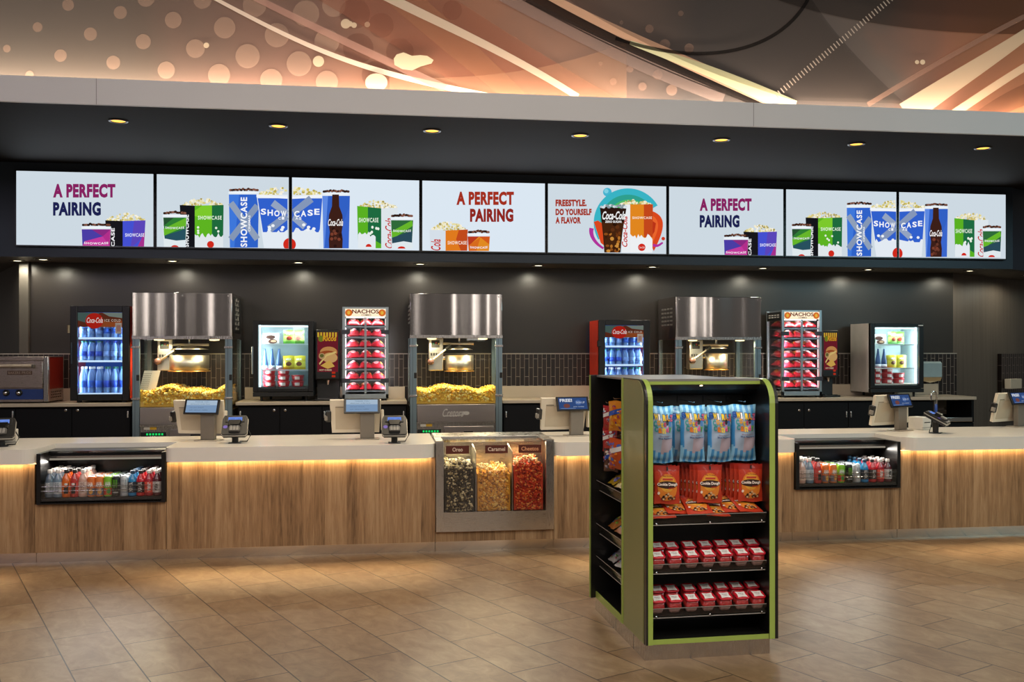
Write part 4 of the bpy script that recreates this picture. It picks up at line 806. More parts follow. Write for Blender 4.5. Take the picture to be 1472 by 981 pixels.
# ------------------------------------------------------------------ popcorn machines
def popcorn_machine(p0, p1, label, vents, seed, hp, logo=True, kx=0.5, key='left'):
    yM = 10.2; x0, x1 = PX(p0, yM), PX(p1, yM); W = x1 - x0; Dp = 0.68; pc = (p0 + p1) / 2
    Z = lambda p: PZ(pc, p, yM)
    z_top, z_h, z_deck = Z(hp[0]), Z(hp[1]), Z(hp[2])
    t = thing('popcorn_machine', label, 'popcorn machine', (x0, yM, 0), 0, 'tall steel popcorn machines')
    HOOD = steel((0.62, 0.57, 0.54), 0.12, 0.03, (40, 40, 1), (3.4, 3.4, 0.02)); SD = steel((0.55, 0.52, 0.5), 0.25, brush=(40, 40, 1))
    m = MB(); m.box(0, W, 0, Dp, z_h, z_top, HOOD, 0.004); m.box(-0.004, W + 0.004, -0.004, 0.02, z_h - 0.004, z_h + 0.03, SD, 0.002)
    for ux in (0.04, W / 2, W - 0.04): m.blob((ux, -0.002, z_top - 0.03), 0.008, CHROME)
    hood = m.build('hood', t)
    m = MB()
    for sx in ([-0.002] if 'l' in vents else []):
        for i in range(4):
            for j in range(5): m.box(sx - 0.004, sx + 0.004, 0.14 + i * 0.11, 0.2 + i * 0.11, z_h + 0.16 + j * 0.045, z_h + 0.178 + j * 0.045, M('#8d8a84', 0.4, 0.6))
    if m.f: m.build('vent', hood)
    if 'r' in vents:
        m = MB(); m.box(W + 0.0005, W + 0.008, 0.12, 0.56, z_h + 0.06, z_top - 0.03, BLACK, 0.002); hb_ = m.build('control_box', hood); m = MB()
        for i in range(5):
            for j in range(7): m.box(W + 0.008, W + 0.0095, 0.16 + i * 0.06, 0.19 + i * 0.06 + 0.02 * (i % 2), z_h + 0.1 + j * 0.05, z_h + 0.115 + j * 0.05 + 0.012 * ((i + j) % 3), M('#b8b2a6' if (i + j) % 2 else '#6d6a64', 0.4))
        m.build('gauge', hb_)
    POST = M('#8ea2ac', 0.3, 0.85, 0.05); pw = 0.07
    for px_, py_ in ((0, 0), (W - pw, 0), (0, Dp - 0.04), (W - pw * 0.6, Dp - 0.04)):
        m = MB(); ww = pw if py_ == 0 else pw * 0.6; hh = 0.04; m.box(px_, px_ + ww, py_, py_ + hh, 0.12 if py_ == 0 else z_deck, z_h - 0.001, POST, 0.003)
        if py_ == 0:
            m.box(px_ + ww * 0.35, px_ + ww * 0.42, py_ - 0.002, py_, 0.12, z_h - 0.002, M('#5d6c74', 0.4, 0.8)); po = m.build('corner_post', t); m = MB()
            for f in (0.88, 0.13): zz = z_deck + (z_h - z_deck) * f; m.box(px_ - 0.008, px_ + ww + 0.008, -0.012, 0.012, zz - 0.012, zz + 0.012, SD, 0.003); m.build('clamp', po); m = MB()
            zz = z_deck + (z_h - z_deck) * 0.45; m.box(px_ + ww * 0.6, px_ + ww, -0.01, 0, zz - 0.04, zz + 0.02, BLACK, 0.004); m.build('latch', po)
        else: m.build('corner_post', t)
    m = MB(); g = glass((0.97, 0.99, 0.98), 0.1); m.box(pw, W - pw, 0.008, 0.012, z_deck + 0.005, z_h - 0.005, g); m.build('glass_panel', t)
    m = MB(); m.box(0.004, 0.008, 0.05, Dp - 0.05, z_deck, z_h - 0.005, g); m.build('glass_panel', t)
    m = MB(); m.box(W - 0.008, W - 0.004, 0.05, Dp - 0.05, z_deck, z_h - 0.005, g); m.build('glass_panel', t)
    DR = steel((0.45, 0.4, 0.38), 0.3, brush=(1, 1, 40))
    zd1 = Z(hp[2] + 25)
    m = MB(); m.box(0.0, W, 0.045, Dp, 0.12, z_deck - 0.03, SD); m.box(pw, W - pw, 0.012, Dp, z_deck - 0.03, z_deck, SD); m.box(0.04, W - 0.04, 0.1, Dp - 0.1, 0, 0.12, BLACK); m.build('cabinet', t)
    m = MB(); m.box(pw + 0.004, W - pw - 0.004, 0, 0.044, zd1, z_deck - 0.001, DR, 0.004); m.box(pw, W - pw, -0.006, 0.004, zd1 - 0.015, zd1, SD); dr = m.build('drawer', t)
    if logo:
        m = MB(); A = Art(m, lambda u, v, n: (u, -n, v), 0.001); cz = (zd1 + z_deck) / 2; A.text('Cretors', W * 0.35, cz - 0.04, W * 0.58, cz + 0.045, M('#d8d2ca', 0.35, 0.5), shear=0.4); A.stroke([(W * 0.36, cz - 0.03), (W * 0.52, cz - 0.028), (W * 0.6, cz - 0.01)], 0.008, M('#d8d2ca', 0.35, 0.5)); A.disc(W * 0.605, cz - 0.002, 0.035, 0.02, M('#d8d2ca', 0.35, 0.5), 14); tag(m.build('script_logo', dr))
    m = MB(); zc, zb2 = Z(hp[2] + 43), Z(hp[2] + 27); m.box(pw + 0.003, W - pw - 0.003, 0.02, 0.044, zc - 0.2, zb2 - 0.002, SD); cp = m.build('control_panel', t)
    m = MB(); m.box(pw + 0.01, pw + 0.26, 0.014, 0.02, zc + 0.005, zc + 0.055, M('#101312', 0.4)); A = Art(m, lambda u, v, n: (u, 0.014 - n, v), 0.0008)
    for i in range(6): A.rect(pw + 0.065 + i * 0.03, zc + 0.023, pw + 0.083 + i * 0.03, zc + 0.043, E('#1fe06a', 0.9))
    for i in range(3): A.disc(pw + 0.11 + i * 0.02, zc + 0.013, 0.003, 0.003, WHITE, 6)
    m.build('switch_panel', cp)
    m = MB(); m.box(pw + 0.04, pw + 0.1, 0.016, 0.02, zb2 - 0.035, zb2 - 0.008, M('#d8d0c0')); m.box(pw + 0.1, pw + 0.165, 0.016, 0.02, zb2 - 0.035, zb2 - 0.008, M('#d8a820')); tag(m.build('warning_sticker', cp), 'white and yellow warning sticker')
    m = MB(); m.box(pw + 0.29, W - pw - 0.02, 0.01, 0.03, zc + 0.0, zb2 - 0.035, DR, 0.006); m.box(W * 0.58, W * 0.68, 0.004, 0.012, zc + 0.012, zc + 0.03, BLACK); m.build('crumb_tray', t)
    # kettle gear
    BX = steel((0.72, 0.68, 0.62), 0.3); KT = steel((0.8, 0.74, 0.62), 0.32, brush=(40, 40, 1))
    bx = W * hp[3]; s = 1.0
    m = MB(); zb0, zb1 = Z(hp[4] + 44), z_h - 0.002; m.box(bx, bx + 0.16, 0.3, 0.42, zb0, zb1, BX, 0.008); bxo = m.build('control_box', t)
    m = MB()
    m.box(bx + 0.03, bx + 0.12, 0.294, 0.3, zb1 - 0.1, zb1 - 0.02, BLACK, 0.003)
    for i in range(4): m.box(bx + 0.02 + i * 0.028, bx + 0.04 + i * 0.028, 0.294, 0.3, zb1 - 0.19, zb1 - 0.16, BLACK)
    for c in range(3): m.blob((bx + 0.05 + c * 0.03, 0.292, zb1 - 0.06 + 0.01 * (c % 2)), 0.01, M(['#2a7a5a', '#b0342a', '#c8b040'][c], 0.4))
    m.build('switch_block', bxo)
    kxc = W * hp[5]; kr = hp[6]; kz1, kz0 = Z(hp[4] + 21), Z(hp[4] + 44)
    m = MB(); m.lathe([(kr * 0.9, 0), (kr, 0.015), (kr, kz1 - kz0), (kr * 0.97, kz1 - kz0), (kr * 0.95, 0.03), (0, 0.02)], (kxc, 0.36, kz0), KT, 36); m.lathe([(kr * 1.05, 0), (kr * 1.05, 0.012), (kr * 0.98, 0.012)], (kxc, 0.36, kz0 - 0.012), M('#b58a4a', 0.3, 0.8), 36); m.build('kettle', t)
    m = MB(); zr_ = kz1 + 0.05; m.lathe([(kr * 0.98, 0), (kr * 0.6, 0.02), (0.02, 0.035), (0, 0.035)], (kxc, 0.36, kz1 + 0.06), KT, 24); m.tube([(kxc, 0.36, kz1 + 0.08), (kxc, 0.36, z_h)], 0.012, CHROME, 8); m.tube([(bx + 0.16, 0.34, z_h - 0.06), (kxc + kr, 0.34, z_h - 0.06)], 0.014, KT, 8); m.tube([(bx + 0.16, 0.36, kz1 - 0.03), (kxc - kr, 0.36, kz1 - 0.03)], 0.03, CHROME, 10); m.build('kettle_lid', t)
    m = MB(); ka = (bx + 0.02, 0.27, kz0 + 0.1); kb = (bx + 0.24, 0.27, z_h - 0.08)
    m.tube([ka, kb], 0.011, KT, 8); m.tube([tuple(ka[i] * 0.25 + kb[i] * 0.75 for i in range(3)), kb], 0.018, BLACK, 8); arm = m.build('tilt_handle', t)
    m = MB(); m.lathe([(0.0, -0.05), (0.03, -0.048), (0.036, -0.03), (0.036, 0), (0, 0.0)], ka, M('#5a3d36', 0.35), 18, 'y'); m.build('knob', arm)
    for f_ in (0.24, 0.8):
        m = MB(); m.lathe([(0.0, -0.004), (0.05, 0.0), (0.05, 0.012)], (W * f_, 0.13, z_h - 0.014), E('#ffdf9e', 3.0), 20); m.build('heat_lamp', t)
        area('machine_lamp', (W * f_, 0.13, z_h - 0.022), (radians(-6), 0, 0), 0.09, 0.09, 9, (1.0, 0.82, 0.5), 170, t)
    # popcorn bed
    rnd = random.Random(seed); P = []
    for i in range(2600):
        y = 0.05 + 0.52 * rnd.random() ** 1.6; mg = pw + 0.03 if y < 0.09 else 0.045; x = rnd.uniform(mg, W - mg); top = hp[7] * (0.82 + 0.12 * sin(x * 9 + seed) + 0.06 * sin(x * 23)) * (0.86 + 0.14 * min(1, y / 0.2))
        P.append((x, y, z_deck + 0.034 + (top - 0.02) * (1 - rnd.random() ** (3.0 if y > 0.07 else 1.2))))
    k = kernels(P, 0.015, [K('#e6b030'), K('#f0c848'), K('#f2d66a'), K('#d69a24'), K('#f4e49c')], seed)
    k.box(0.03, W - 0.03, 0.06, 0.6, z_deck + 0.005, z_deck + hp[7] * 0.62, K('#d9a93a'))
    tag(k.build('popcorn_heap', None, (x0, yM, 0)), 'yellow popcorn heaped on the deck of the %s popcorn machine' % key, 'popcorn', 'popcorn in the machines', 'stuff')
    return t, W, z_deck, z_h, x0, yM
popcorn_machine(190, 333.5, 'steel popcorn machine right of the left drinks fridge, holding a white scoop', 'r', 11, (421, 487.5, 586, 0.18, 490, 0.5, 0.205, 0.21), logo=False, key='left')
popcorn_machine(589.5, 722, 'steel popcorn machine behind the popcorn bin, with a script logo on its drawer', 'l', 23, (422.5, 486, 581.5, 0.215, 490, 0.56, 0.158, 0.19), key='middle')
popcorn_machine(971.5, 1094, 'steel popcorn machine behind the green snack stand', 'l', 37, (427, 488.5, 584, 0.26, 488, 0.6, 0.135, 0.18), key='right')
# white perforated scoop in the left machine
yS = 10.3; sx, sz = PX(213, yS), PZ(213, 565, yS)
t = thing('popcorn_scoop', 'white perforated scoop leaning in the left popcorn machine', 'scoop', (sx, yS, sz)); m = MB(); wv = []
m.grid(lambda u, v: ((u - 0.5) * 0.16 + 0.055 * v - 0.02, 0.03 * (2 * u - 1) ** 2, v * 0.23), 8, 8, M('#efe9df', 0.4)); m.grid(lambda u, v: ((u - 0.5) * 0.16 + 0.055 * v - 0.02, 0.006 + 0.03 * (2 * u - 1) ** 2, v * 0.23), 8, 8, M('#efe9df', 0.4)); m.build('blade', t)
m = MB(); A = Art(m, lambda u, v, n: (u + 0.055 * v / 0.23, 0.03 * ((u + 0.02) / 0.08) ** 2 * 0 - n - 0.001 + 0.03 * min(1, ((u + 0.02) / 0.08) ** 2), v), 0.00001)
for i in range(6):
    for j in range(9): A.disc(-0.088 + i * 0.014, 0.03 + j * 0.021, 0.004, 0.005, M('#7b6f62', 0.6), 8)
m.build('perforation', t)
# ================================================================== drinks fridges
def bag_pillow(mb, w, h, t, m, mf=None, nu=10, nv=14, seed=0, seal=0.06, wr=0.12, x=0.0):
    """soft filled bag: flat sealed ends, swollen middle; front faces -y; returns its front surface"""
    rnd = random.Random(seed); ph = [rnd.uniform(0, 6) for _ in range(6)]
    def th(u, v):
        e = max(0.0, (v - seal) / (1 - 2 * seal)); e = min(1.0, e) if e < 1 else 1.0
        k = max(0.0, sin(pi * e)) ** 0.55 * max(0.0, sin(pi * min(1, max(0, u)))) ** 0.5
        return t / 2 * k * (1 + wr * sin(u * 9 + ph[0] + 3 * sin(v * 4 + ph[1])) * sin(v * 11 + ph[2])) + 0.0012
    def edge(u, v): return (u - 0.5) * w * (1 - 0.05 * sin(pi * v) + 0.012 * sin(v * 14 + ph[3])) + x
    fr = lambda u, v, n=0.0: (edge(u, v), -th(u, v) - n, v * h + 0.003 * (1 + sin(u * 7 + ph[4])) * (1 if v > 0.9 or v < 0.1 else 0.3))
    bk = lambda u, v: (edge(u, v), th(u, v), v * h + 0.003 * (1 + sin(u * 7 + ph[4])) * (1 if v > 0.9 or v < 0.1 else 0.3))
    mb.grid(fr, nu, nv, m, mf); mb.grid(bk, nu, nv, m, mf)
    return fr
WATER = M('#7fa8dc', 0.08, var=0.1, coat=0.6, alpha=0.62)
def wb(capc, labc):
    def f():
        t = thing('water_bottle', 'x', 'bottle'); r, h = 0.032, 0.205; m = MB()
        m.lathe([(r * 0.85, 0), (r, 0.01), (r * 0.93, 0.05), (r, 0.09), (r * 0.95, 0.12), (r * 0.9, 0.14), (r * 0.45, 0.18), (r * 0.4, 0.19)], (0, 0, 0), WATER, 14); m.build('body', t)
        m = MB(); m.lathe([(r * 0.48, 0.187), (r * 0.5, 0.19), (r * 0.5, 0.203), (0, h)], (0, 0, 0), capc, 12); m.build('cap', t)
        m = MB(); m.lathe([(r * 1.02, 0.05), (r * 1.02, 0.1)], (0, 0, 0), labc, 14); m.build('label', t); return t
    return Maker(f)
W_A = wb(M('#1f6a5a', 0.4), M('#2a4fc0', 0.4)); W_B = wb(WHITE, M('#3b6fd6', 0.35)); W_C = wb(M('#2a3a8a', 0.4), M('#8fb4ec', 0.35))
def drinks_fridge(p0, p1, py0, py1, label, key, red, hand, pin):
    yf = 10.36; x0, x1 = PX(p0, yf), PX(p1, yf); W = x1 - x0; z0 = HB + 0.002; zt = PZ((p0 + p1) / 2, py0, yf); h = zt - z0; D = 0.48
    t = thing('drinks_fridge', label, 'fridge', (x0, yf, z0), 0, 'red-sided drinks fridges')
    REDC = M('#c8331c', 0.35, coat=0.3); m = MB()
    m.box(0, 0.02, 0.045, D, 0.03, h, REDC); m.box(W - 0.02, W, 0.045, D, 0.03, h, REDC); m.box(0.02, W - 0.02, 0.045, D, h - 0.03, h, BLACK); m.box(0.02, W - 0.02, 0.045, D, 0.03, 0.08, BLACK); m.box(0.02, W - 0.02, D - 0.02, D, 0.08, h - 0.03, E('#2c5cc0', 0.42))
    for a in (0.05, W - 0.09): m.box(a, a + 0.04, 0.06, 0.1, 0, 0.03, BLACK)
    m.box(0.05, W - 0.05, D - 0.1, D - 0.06, 0, 0.03, BLACK); m.build('body', t)
    m = MB(); fw = W * 0.125; iz0, iz1 = h * 0.085, h * 0.935
    m.box(0, fw, 0, 0.043, 0.02, h, FRAME, 0.006); m.box(W - fw, W, 0, 0.043, 0.02, h, FRAME, 0.006); m.box(fw, W - fw, 0, 0.043, iz1, h, FRAME, 0.004); m.box(fw, W - fw, 0, 0.043, 0.02, iz0, FRAME, 0.004); d = m.build('door', t)
    m = MB(); m.box(fw, W - fw, 0.016, 0.02, iz0, iz1, glass((0.93, 0.97, 1.0), 0.15)); m.build('glass', d)
    m = MB(); A = Art(m, lambda u, v, n: (fw + u * (W - 2 * fw), 0.0145 - n, iz0 + v * (iz1 - iz0)), 0.0004)
    A.rect(0.0, 0.82, 1, 0.995, E('#6a3524', 0.55)); A.poly([(0.3, 0.82), (1, 0.82), (1, 0.9), (0.8, 0.88), (0.5, 0.9)], E('#a9572c', 0.5)); A.poly([(0.0, 0.995), (0.5, 0.995), (0.2, 0.87), (0.0, 0.9)], E('#57706a', 0.5)); A.poly([(0.55, 0.995), (1, 0.995), (1, 0.93), (0.7, 0.95)], E('#8c9a90', 0.5))
    A.disc(0.37, 0.895, 0.2, 0.1 * 0.95, E('#c2261c', 0.6), 24); A.text('Coca-Cola', 0.2, 0.87, 0.56, 0.935, E('#f6e9e4', 0.7), shear=0.35, bold=0.01); A.text('ICE COLD', 0.6, 0.885, 0.96, 0.915, E('#f0dcc8', 0.6), bold=0.01, gap=1.3)
    tag(m.build('header_graphic', d), 'red and brown printed header reading Coca-Cola ICE COLD')
    m = MB(); A = Art(m, lambda u, v, n: (fw + u * (W - 2 * fw), 0.0135 - n, iz0 + v * (iz1 - iz0)), 0.0004); A.rect(0.84, 0.74, 0.985, 0.87, M('#d9d4cc', 0.5)); A.rect(0.87, 0.765, 0.955, 0.845, M('#c99a92', 0.5)); tag(m.build('sticker', d), 'pale paper sticker')
    m = MB()
    if hand == 'l': m.tube([(-0.012, 0.0, h * 0.72), (-0.012, 0.0, h * 0.8)], 0.014, M('#b5a080', 0.3, 0.6), 8); m.box(0.012, 0.024, -0.018, 0, h * 0.4, h * 0.62, M('#34404a', 0.3), 0.004)
    else: m.box(-0.02, 0.03, -0.02, 0.01, h * 0.66, h * 0.74, BLACK, 0.006)
    m.build('handle', d)
    shz = [0.085, 0.40, 0.68]
    for q, s in enumerate(shz):
        m = MB(); z = iz0 + (iz1 - iz0) * s if q else 0.085
        m.box(0.025, W - 0.025, 0.06, D - 0.03, z - 0.008, z, M('#b8c8d8', 0.3)); m.box(0.025, W - 0.025, 0.056, 0.06, z - 0.008, z + 0.012, E('#d6ecff', 1.1)); m.build('shelf', t)
    m = MB()
    for a in (0.03, W - 0.038): m.box(a, a + 0.008, 0.05, 0.058, 0.1, h - 0.05, E('#cfe6ff', 2.2))
    m.build('light_strip', t)
    for a, r in ((0.045, -42), (W - 0.045, 42)): area('fridge_lamp', (a, 0.06, h * 0.5), (pi / 2, 0, radians(r)), 0.03, h * 0.8, 4.5, (0.62, 0.8, 1.0), 175, t)
    n = 6; st = (W - 2 * fw + 0.03) / n; rows = ('bottom', 'middle', 'top')
    for q, s in enumerate(shz):
        z = (iz0 + (iz1 - iz0) * s if q else 0.085) + 0.0005
        room = (0.4, 0.28, 0.3)[q]
        for c in range(n):
            for r in range(2):
                mk = (W_B, W_A, W_C)[(q + (c // 3)) % 3]
                o = mk((x0 + fw - 0.015 + st * (c + 0.5), yf + 0.11 + 0.1 * r, z0 + z), 0, 'water bottle, %s shelf, %s from the handle side, %s row, fridge %s' % (rows[q], ('first', 'second', 'third', 'fourth', 'fifth', 'sixth')[c], ('front', 'rear')[r], 'beside the oven' if key == 'left' else 'behind the stand'), 'bottles in the %s drinks fridge' % key)
                gap = (iz0 + (iz1 - iz0) * (shz + [0.96])[q + 1]) - z - 0.022; o.scale = (1.1, 1.1, min(1.4, gap / 0.205))
drinks_fridge(100.5, 186, 440, 577, 'black-doored red drinks fridge standing left of the left popcorn machine', 'left', True, 'l', 'r')
drinks_fridge(861, 934.5, 460.5, 572, 'red drinks fridge half hidden behind the green snack stand', 'middle', True, 'm', 'l')
# ------------------------------------------------------------------ food fridges
def d_tub():
    t = thing('red_tub', 'x', 'tub'); m = MB(); m.lathe([(0.056, 0), (0.066, 0.055)], (0, 0, 0), M('#b3232c', 0.3), 20); m.build('tub', t)
    m = MB(); m.lathe([(0.07, 0.055), (0.07, 0.064), (0.0, 0.065)], (0, 0, 0), M('#c63038', 0.3), 20); m.build('lid', t)
    m = MB(); A = Art(m, lambda u, v, n: (0.0655 * sin(u), -0.0665 * cos(u) - n, v), 0.0005); t_ = [(-0.4 + 0.8 * i / 6) for i in range(7)]
    A.strip([(a, 0.018) for a in t_], [(a, 0.05) for a in t_], M('#e8d8d4', 0.5)); m.build('label', t); return t
TUB = Maker(d_tub)
def d_snack(c1, c2, c3, nm):
    def f():
        t = thing(nm, 'x', 'bag'); m = MB(); rn = random.Random(hash(c1) % 7)
        fr = bag_pillow(m, 0.125, 0.15, 0.06, M(c1, 0.3, coat=0.3), lambda u, v: M(c1, 0.3, coat=0.3) if v > 0.62 or v < 0.2 else M(c2, 0.3, coat=0.3), 8, 10, 3); m.build('pouch', t)
        m = MB(); A = Art(m, lambda u, v, n: fr(u, v, n + 0.002)); A.disc(0.5, 0.42, 0.26, 0.16, M(c3, 0.4), 14, 3); A.text('MILK', 0.25, 0.68, 0.75, 0.82, WHITE, bold=0.03); m.build('print', t); return t
    return Maker(f)
YEL = d_snack('#c8b818', '#e0d84a', '#6a3a1c', 'candy_bag'); GRN = d_snack('#4f9a2c', '#9ccc5a', '#8a2c1c', 'candy_bag')
def d_cone():
    t = thing('ice_cream_cone', 'x', 'cone'); m = MB(); m.lathe([(0.034, 0), (0.031, 0.08), (0.013, 0.19), (0.009, 0.225), (0, 0.23)], (0, 0, 0), M('#3f5f92', 0.35), 14); m.build('sleeve', t)
    m = MB(); m.lathe([(0.0345, 0.012), (0.0325, 0.045)], (0, 0, 0), M('#d8dfe8', 0.4), 14); m.build('band', t); return t
CONE = Maker(d_cone)
def d_box():
    t = thing('candy_box', 'x', 'box'); m = MB(); m.box(-0.085, 0.085, -0.05, 0.05, 0, 0.115, M('#d3d4d0', 0.5), 0.003); m.build('carton', t)
    m = MB(); A = Art(m, lambda u, v, n: (u, -0.0502 - n, v)); A.rect(-0.08, 0.085, 0.08, 0.11, M('#a8aca6')); A.disc(0.0, 0.075, 0.05, 0.022, M('#3a1e14'), 18); A.disc(0.02, 0.03, 0.05, 0.024, M('#4a2818'), 18); A.disc(0.03, 0.032, 0.03, 0.012, M('#b89878'), 14); A.rect(-0.08, 0.02, -0.045, 0.06, M('#5a7a5c')); m.build('print', t); return t
CBOX = Maker(d_box)
def food_fridge(p0, p1, py0, py1, label, key, case, rz, strip):
    yf = 10.36; x0, x1 = PX(p0, yf), PX(p1, yf); W = x1 - x0; z0 = HB + 0.002; zt = PZ((p0 + p1) / 2, py0, yf); h = zt - z0; D = 0.48
    t = thing('food_fridge', label, 'fridge', (x0, yf, z0), 0, 'small glass-door food fridges'); zl = 0.05
    CS = M(case, 0.35); m = MB(); m.box(0, 0.025, 0.05, D, zl, h, CS, 0.003); m.box(W - 0.025, W, 0.05, D, zl, h, CS, 0.003); m.box(0.025, W - 0.025, 0.05, D, h - 0.03, h, CS); m.box(0.025, W - 0.025, 0.05, D, zl, zl + 0.1, CS); INN = M('#b9cdd2', 0.5); m.box(0.025, W - 0.025, D - 0.03, D, zl + 0.1, h - 0.03, INN)
    m.box(0.025, 0.03, 0.055, D - 0.03, zl + 0.1, h - 0.03, INN); m.box(W - 0.03, W - 0.025, 0.055, D - 0.03, zl + 0.1, h - 0.03, INN); m.build('case', t)
    for i, (a, b) in enumerate(((0.08, 0.08), (W - 0.08, 0.08), (0.14, D - 0.06), (W - 0.14, D - 0.06))): m = MB(); m.cyl((a, b, 0), (a, b, zl + 0.02), 0.012, BLACK, 10, 0.018); m.build('leg', t)
    m = MB(); fw = 0.055; iz0, iz1 = zl + 0.085, h - 0.045
    m.box(0, fw, 0, 0.048, zl + 0.05, h, FRAME, 0.004); m.box(W - fw, W, 0, 0.048, zl + 0.05, h, FRAME, 0.004); m.box(fw, W - fw, 0, 0.048, iz1, h, FRAME, 0.003); m.box(fw, W - fw, 0, 0.048, zl + 0.05, iz0, FRAME, 0.003); d = m.build('door', t)
    m = MB(); m.box(0, W, -0.004, 0.05, zl, zl + 0.045, BLACK, 0.004); m.build('grille', t)
    m = MB(); m.box(fw, W - fw, 0.018, 0.022, iz0, iz1, glass((0.95, 0.98, 0.98), 0.14)); m.build('glass', d)
    m = MB(); m.box(-0.014, 0.004, -0.02, 0.01, h * 0.34, h * 0.68, ALU, 0.004) if rz else m.box(W - 0.07, W - 0.01, -0.004, 0, h - 0.03, h - 0.018, WHITE); m.build('handle' if rz else 'name_badge', d)
    m = MB()
    if strip == 'l': m.box(fw + 0.005, fw + 0.02, 0.052, 0.066, iz0, iz1, E('#e2f4ff', 3.0))
    else: m.box(W - fw - 0.02, W - fw - 0.005, 0.052, 0.066, iz0, iz1, E('#e2f4ff', 3.0))
    m.box(fw, W - fw, 0.052, 0.066, iz1 - 0.02, iz1 - 0.006, E('#e2f4ff', 2.2)); m.box(fw, W - fw, 0.052, 0.06, iz0 - 0.002, iz0 + 0.012, E('#e2f4ff', 1.8)); m.build('light_strip', t)
    sd = -1 if strip == 'l' else 1
    area('fridge_lamp', (W / 2 + sd * (W / 2 - 0.07), 0.08, h * 0.5), (pi / 2, 0, radians(40 * sd)), 0.03, h * 0.6, 5 if rz else 3.5, (0.85, 0.96, 1.0), 175, t); area('fridge_lamp', (W / 2, 0.09, iz1 - 0.03), (radians(25), 0, 0), W - 0.16, 0.03, 4, (0.85, 0.96, 1.0), 170, t)
    hs = iz1 - iz0; zz = [iz0 + 0.018, iz0 + hs * 0.29, iz0 + hs * 0.7]
    for z in zz[1:]:
        m = MB(); m.box(0.03, W - 0.03, 0.075, D - 0.04, z - 0.006, z, glass((0.9, 0.97, 0.97), 0.2)); m.box(0.03, W - 0.03, 0.069, 0.075, z - 0.008, z + 0.006, M('#d8e6ea', 0.3)); m.build('shelf', t)
    B = (x0, yf, z0 + 0.0005); gname = 'food in the %s food fridge' % key; k = 0
    k = 0
    cols = ((0.15, 3), (0.3, 3), (0.45, 2)) if rz else ((0.15, 3), (0.295, 3), (0.44, 2))
    for a, n in cols:
        for r in range(n): TUB((B[0] + a, B[1] + 0.17, B[2] + zz[0] + 0.0655 * r - 0.01), 0, 'red tub in the %s food fridge, %s of the %s stack' % (key, ('lowest', 'second', 'topmost')[r] if n == 3 else ('lower', 'upper')[r], ('left', 'middle', 'right')[k]), gname)
        k += 1
    for i in range(3): CONE((B[0] + 0.105 + 0.075 * i, B[1] + 0.16, B[2] + zz[1]), 0, 'blue wrapped ice cream cone in the %s food fridge, %s of three' % (key, ('leftmost', 'middle', 'rightmost')[i]), gname)
    for i in range(2):
        for r in range(2): YEL((B[0] + 0.355 + 0.115 * i, B[1] + 0.16 + 0.07 * r, B[2] + zz[1]), 0.1 - 0.2 * i, 'yellow candy bag in the %s food fridge, %s %s' % (key, ('left', 'right')[i], ('front', 'behind')[r]), gname)
    CBOX((B[0] + 0.17, B[1] + 0.17, B[2] + zz[2]), 0, 'grey carton of chocolate treats in the %s food fridge' % key, gname)
    for i in range(2): GRN((B[0] + 0.36 + 0.1 * i, B[1] + 0.16 + 0.03 * i, B[2] + zz[2]), 0.15 - 0.3 * i, 'green candy bag in the %s food fridge, %s of two' % (key, ('left', 'right')[i]), gname)
food_fridge(363.5, 450.5, 461.5, 577, 'black glass-door food fridge on four feet, beside the left cheese dispenser', 'black', '#3a3d40', True, 'l')
food_fridge(1251.5, 1328, 465, 571, 'white-sided glass-door food fridge at the right end of the back bar', 'white-sided', '#cfc8bd', False, 'r')
# ------------------------------------------------------------------ snack warmers
def d_redbag(seed):
    def f():
        t = thing('snack_bag', 'x', 'bag'); m = MB(); rn = random.Random(seed); ph = rn.uniform(0, 6)
        RB = M('#cf2434', 0.22, coat=0.5, bump=0.3, bscale=30)
        top = lambda u, v, n=0.0: ((u - 0.5) * 0.162 * (1 - 0.08 * sin(pi * v)), (v - 0.5) * 0.21, 0.02 + 0.072 * max(0, sin(pi * u)) ** 0.6 * max(0, sin(pi * v)) ** 0.55 * (1 + 0.16 * sin(8 * u + ph) * sin(6 * v)) + n)
        m.grid(top, 10, 10, RB); m.grid(lambda u, v: (top(u, v)[0], top(u, v)[1], 0.02 - 0.02 * max(0, sin(pi * u)) ** 0.5 * max(0, sin(pi * v)) ** 0.5), 8, 8, RB); m.build('pouch', t)
        m = MB(); A = Art(m, lambda u, v, n: top(u, v, n + 0.002)); A.disc(0.45, 0.3, 0.2, 0.16, M('#e8b8bc', 0.35), 14, 3); A.disc(0.2, 0.45, 0.12, 0.2, M('#d87a30', 0.35), 12, 2); A.disc(0.82, 0.3, 0.1, 0.14, M('#d87a30', 0.35), 12, 2); m.build('print', t); return t
    return Maker(f)
RBAGS = [d_redbag(1), d_redbag(2), d_redbag(5)]
ORD = ('first', 'second', 'third', 'fourth', 'fifth', 'sixth', 'seventh')
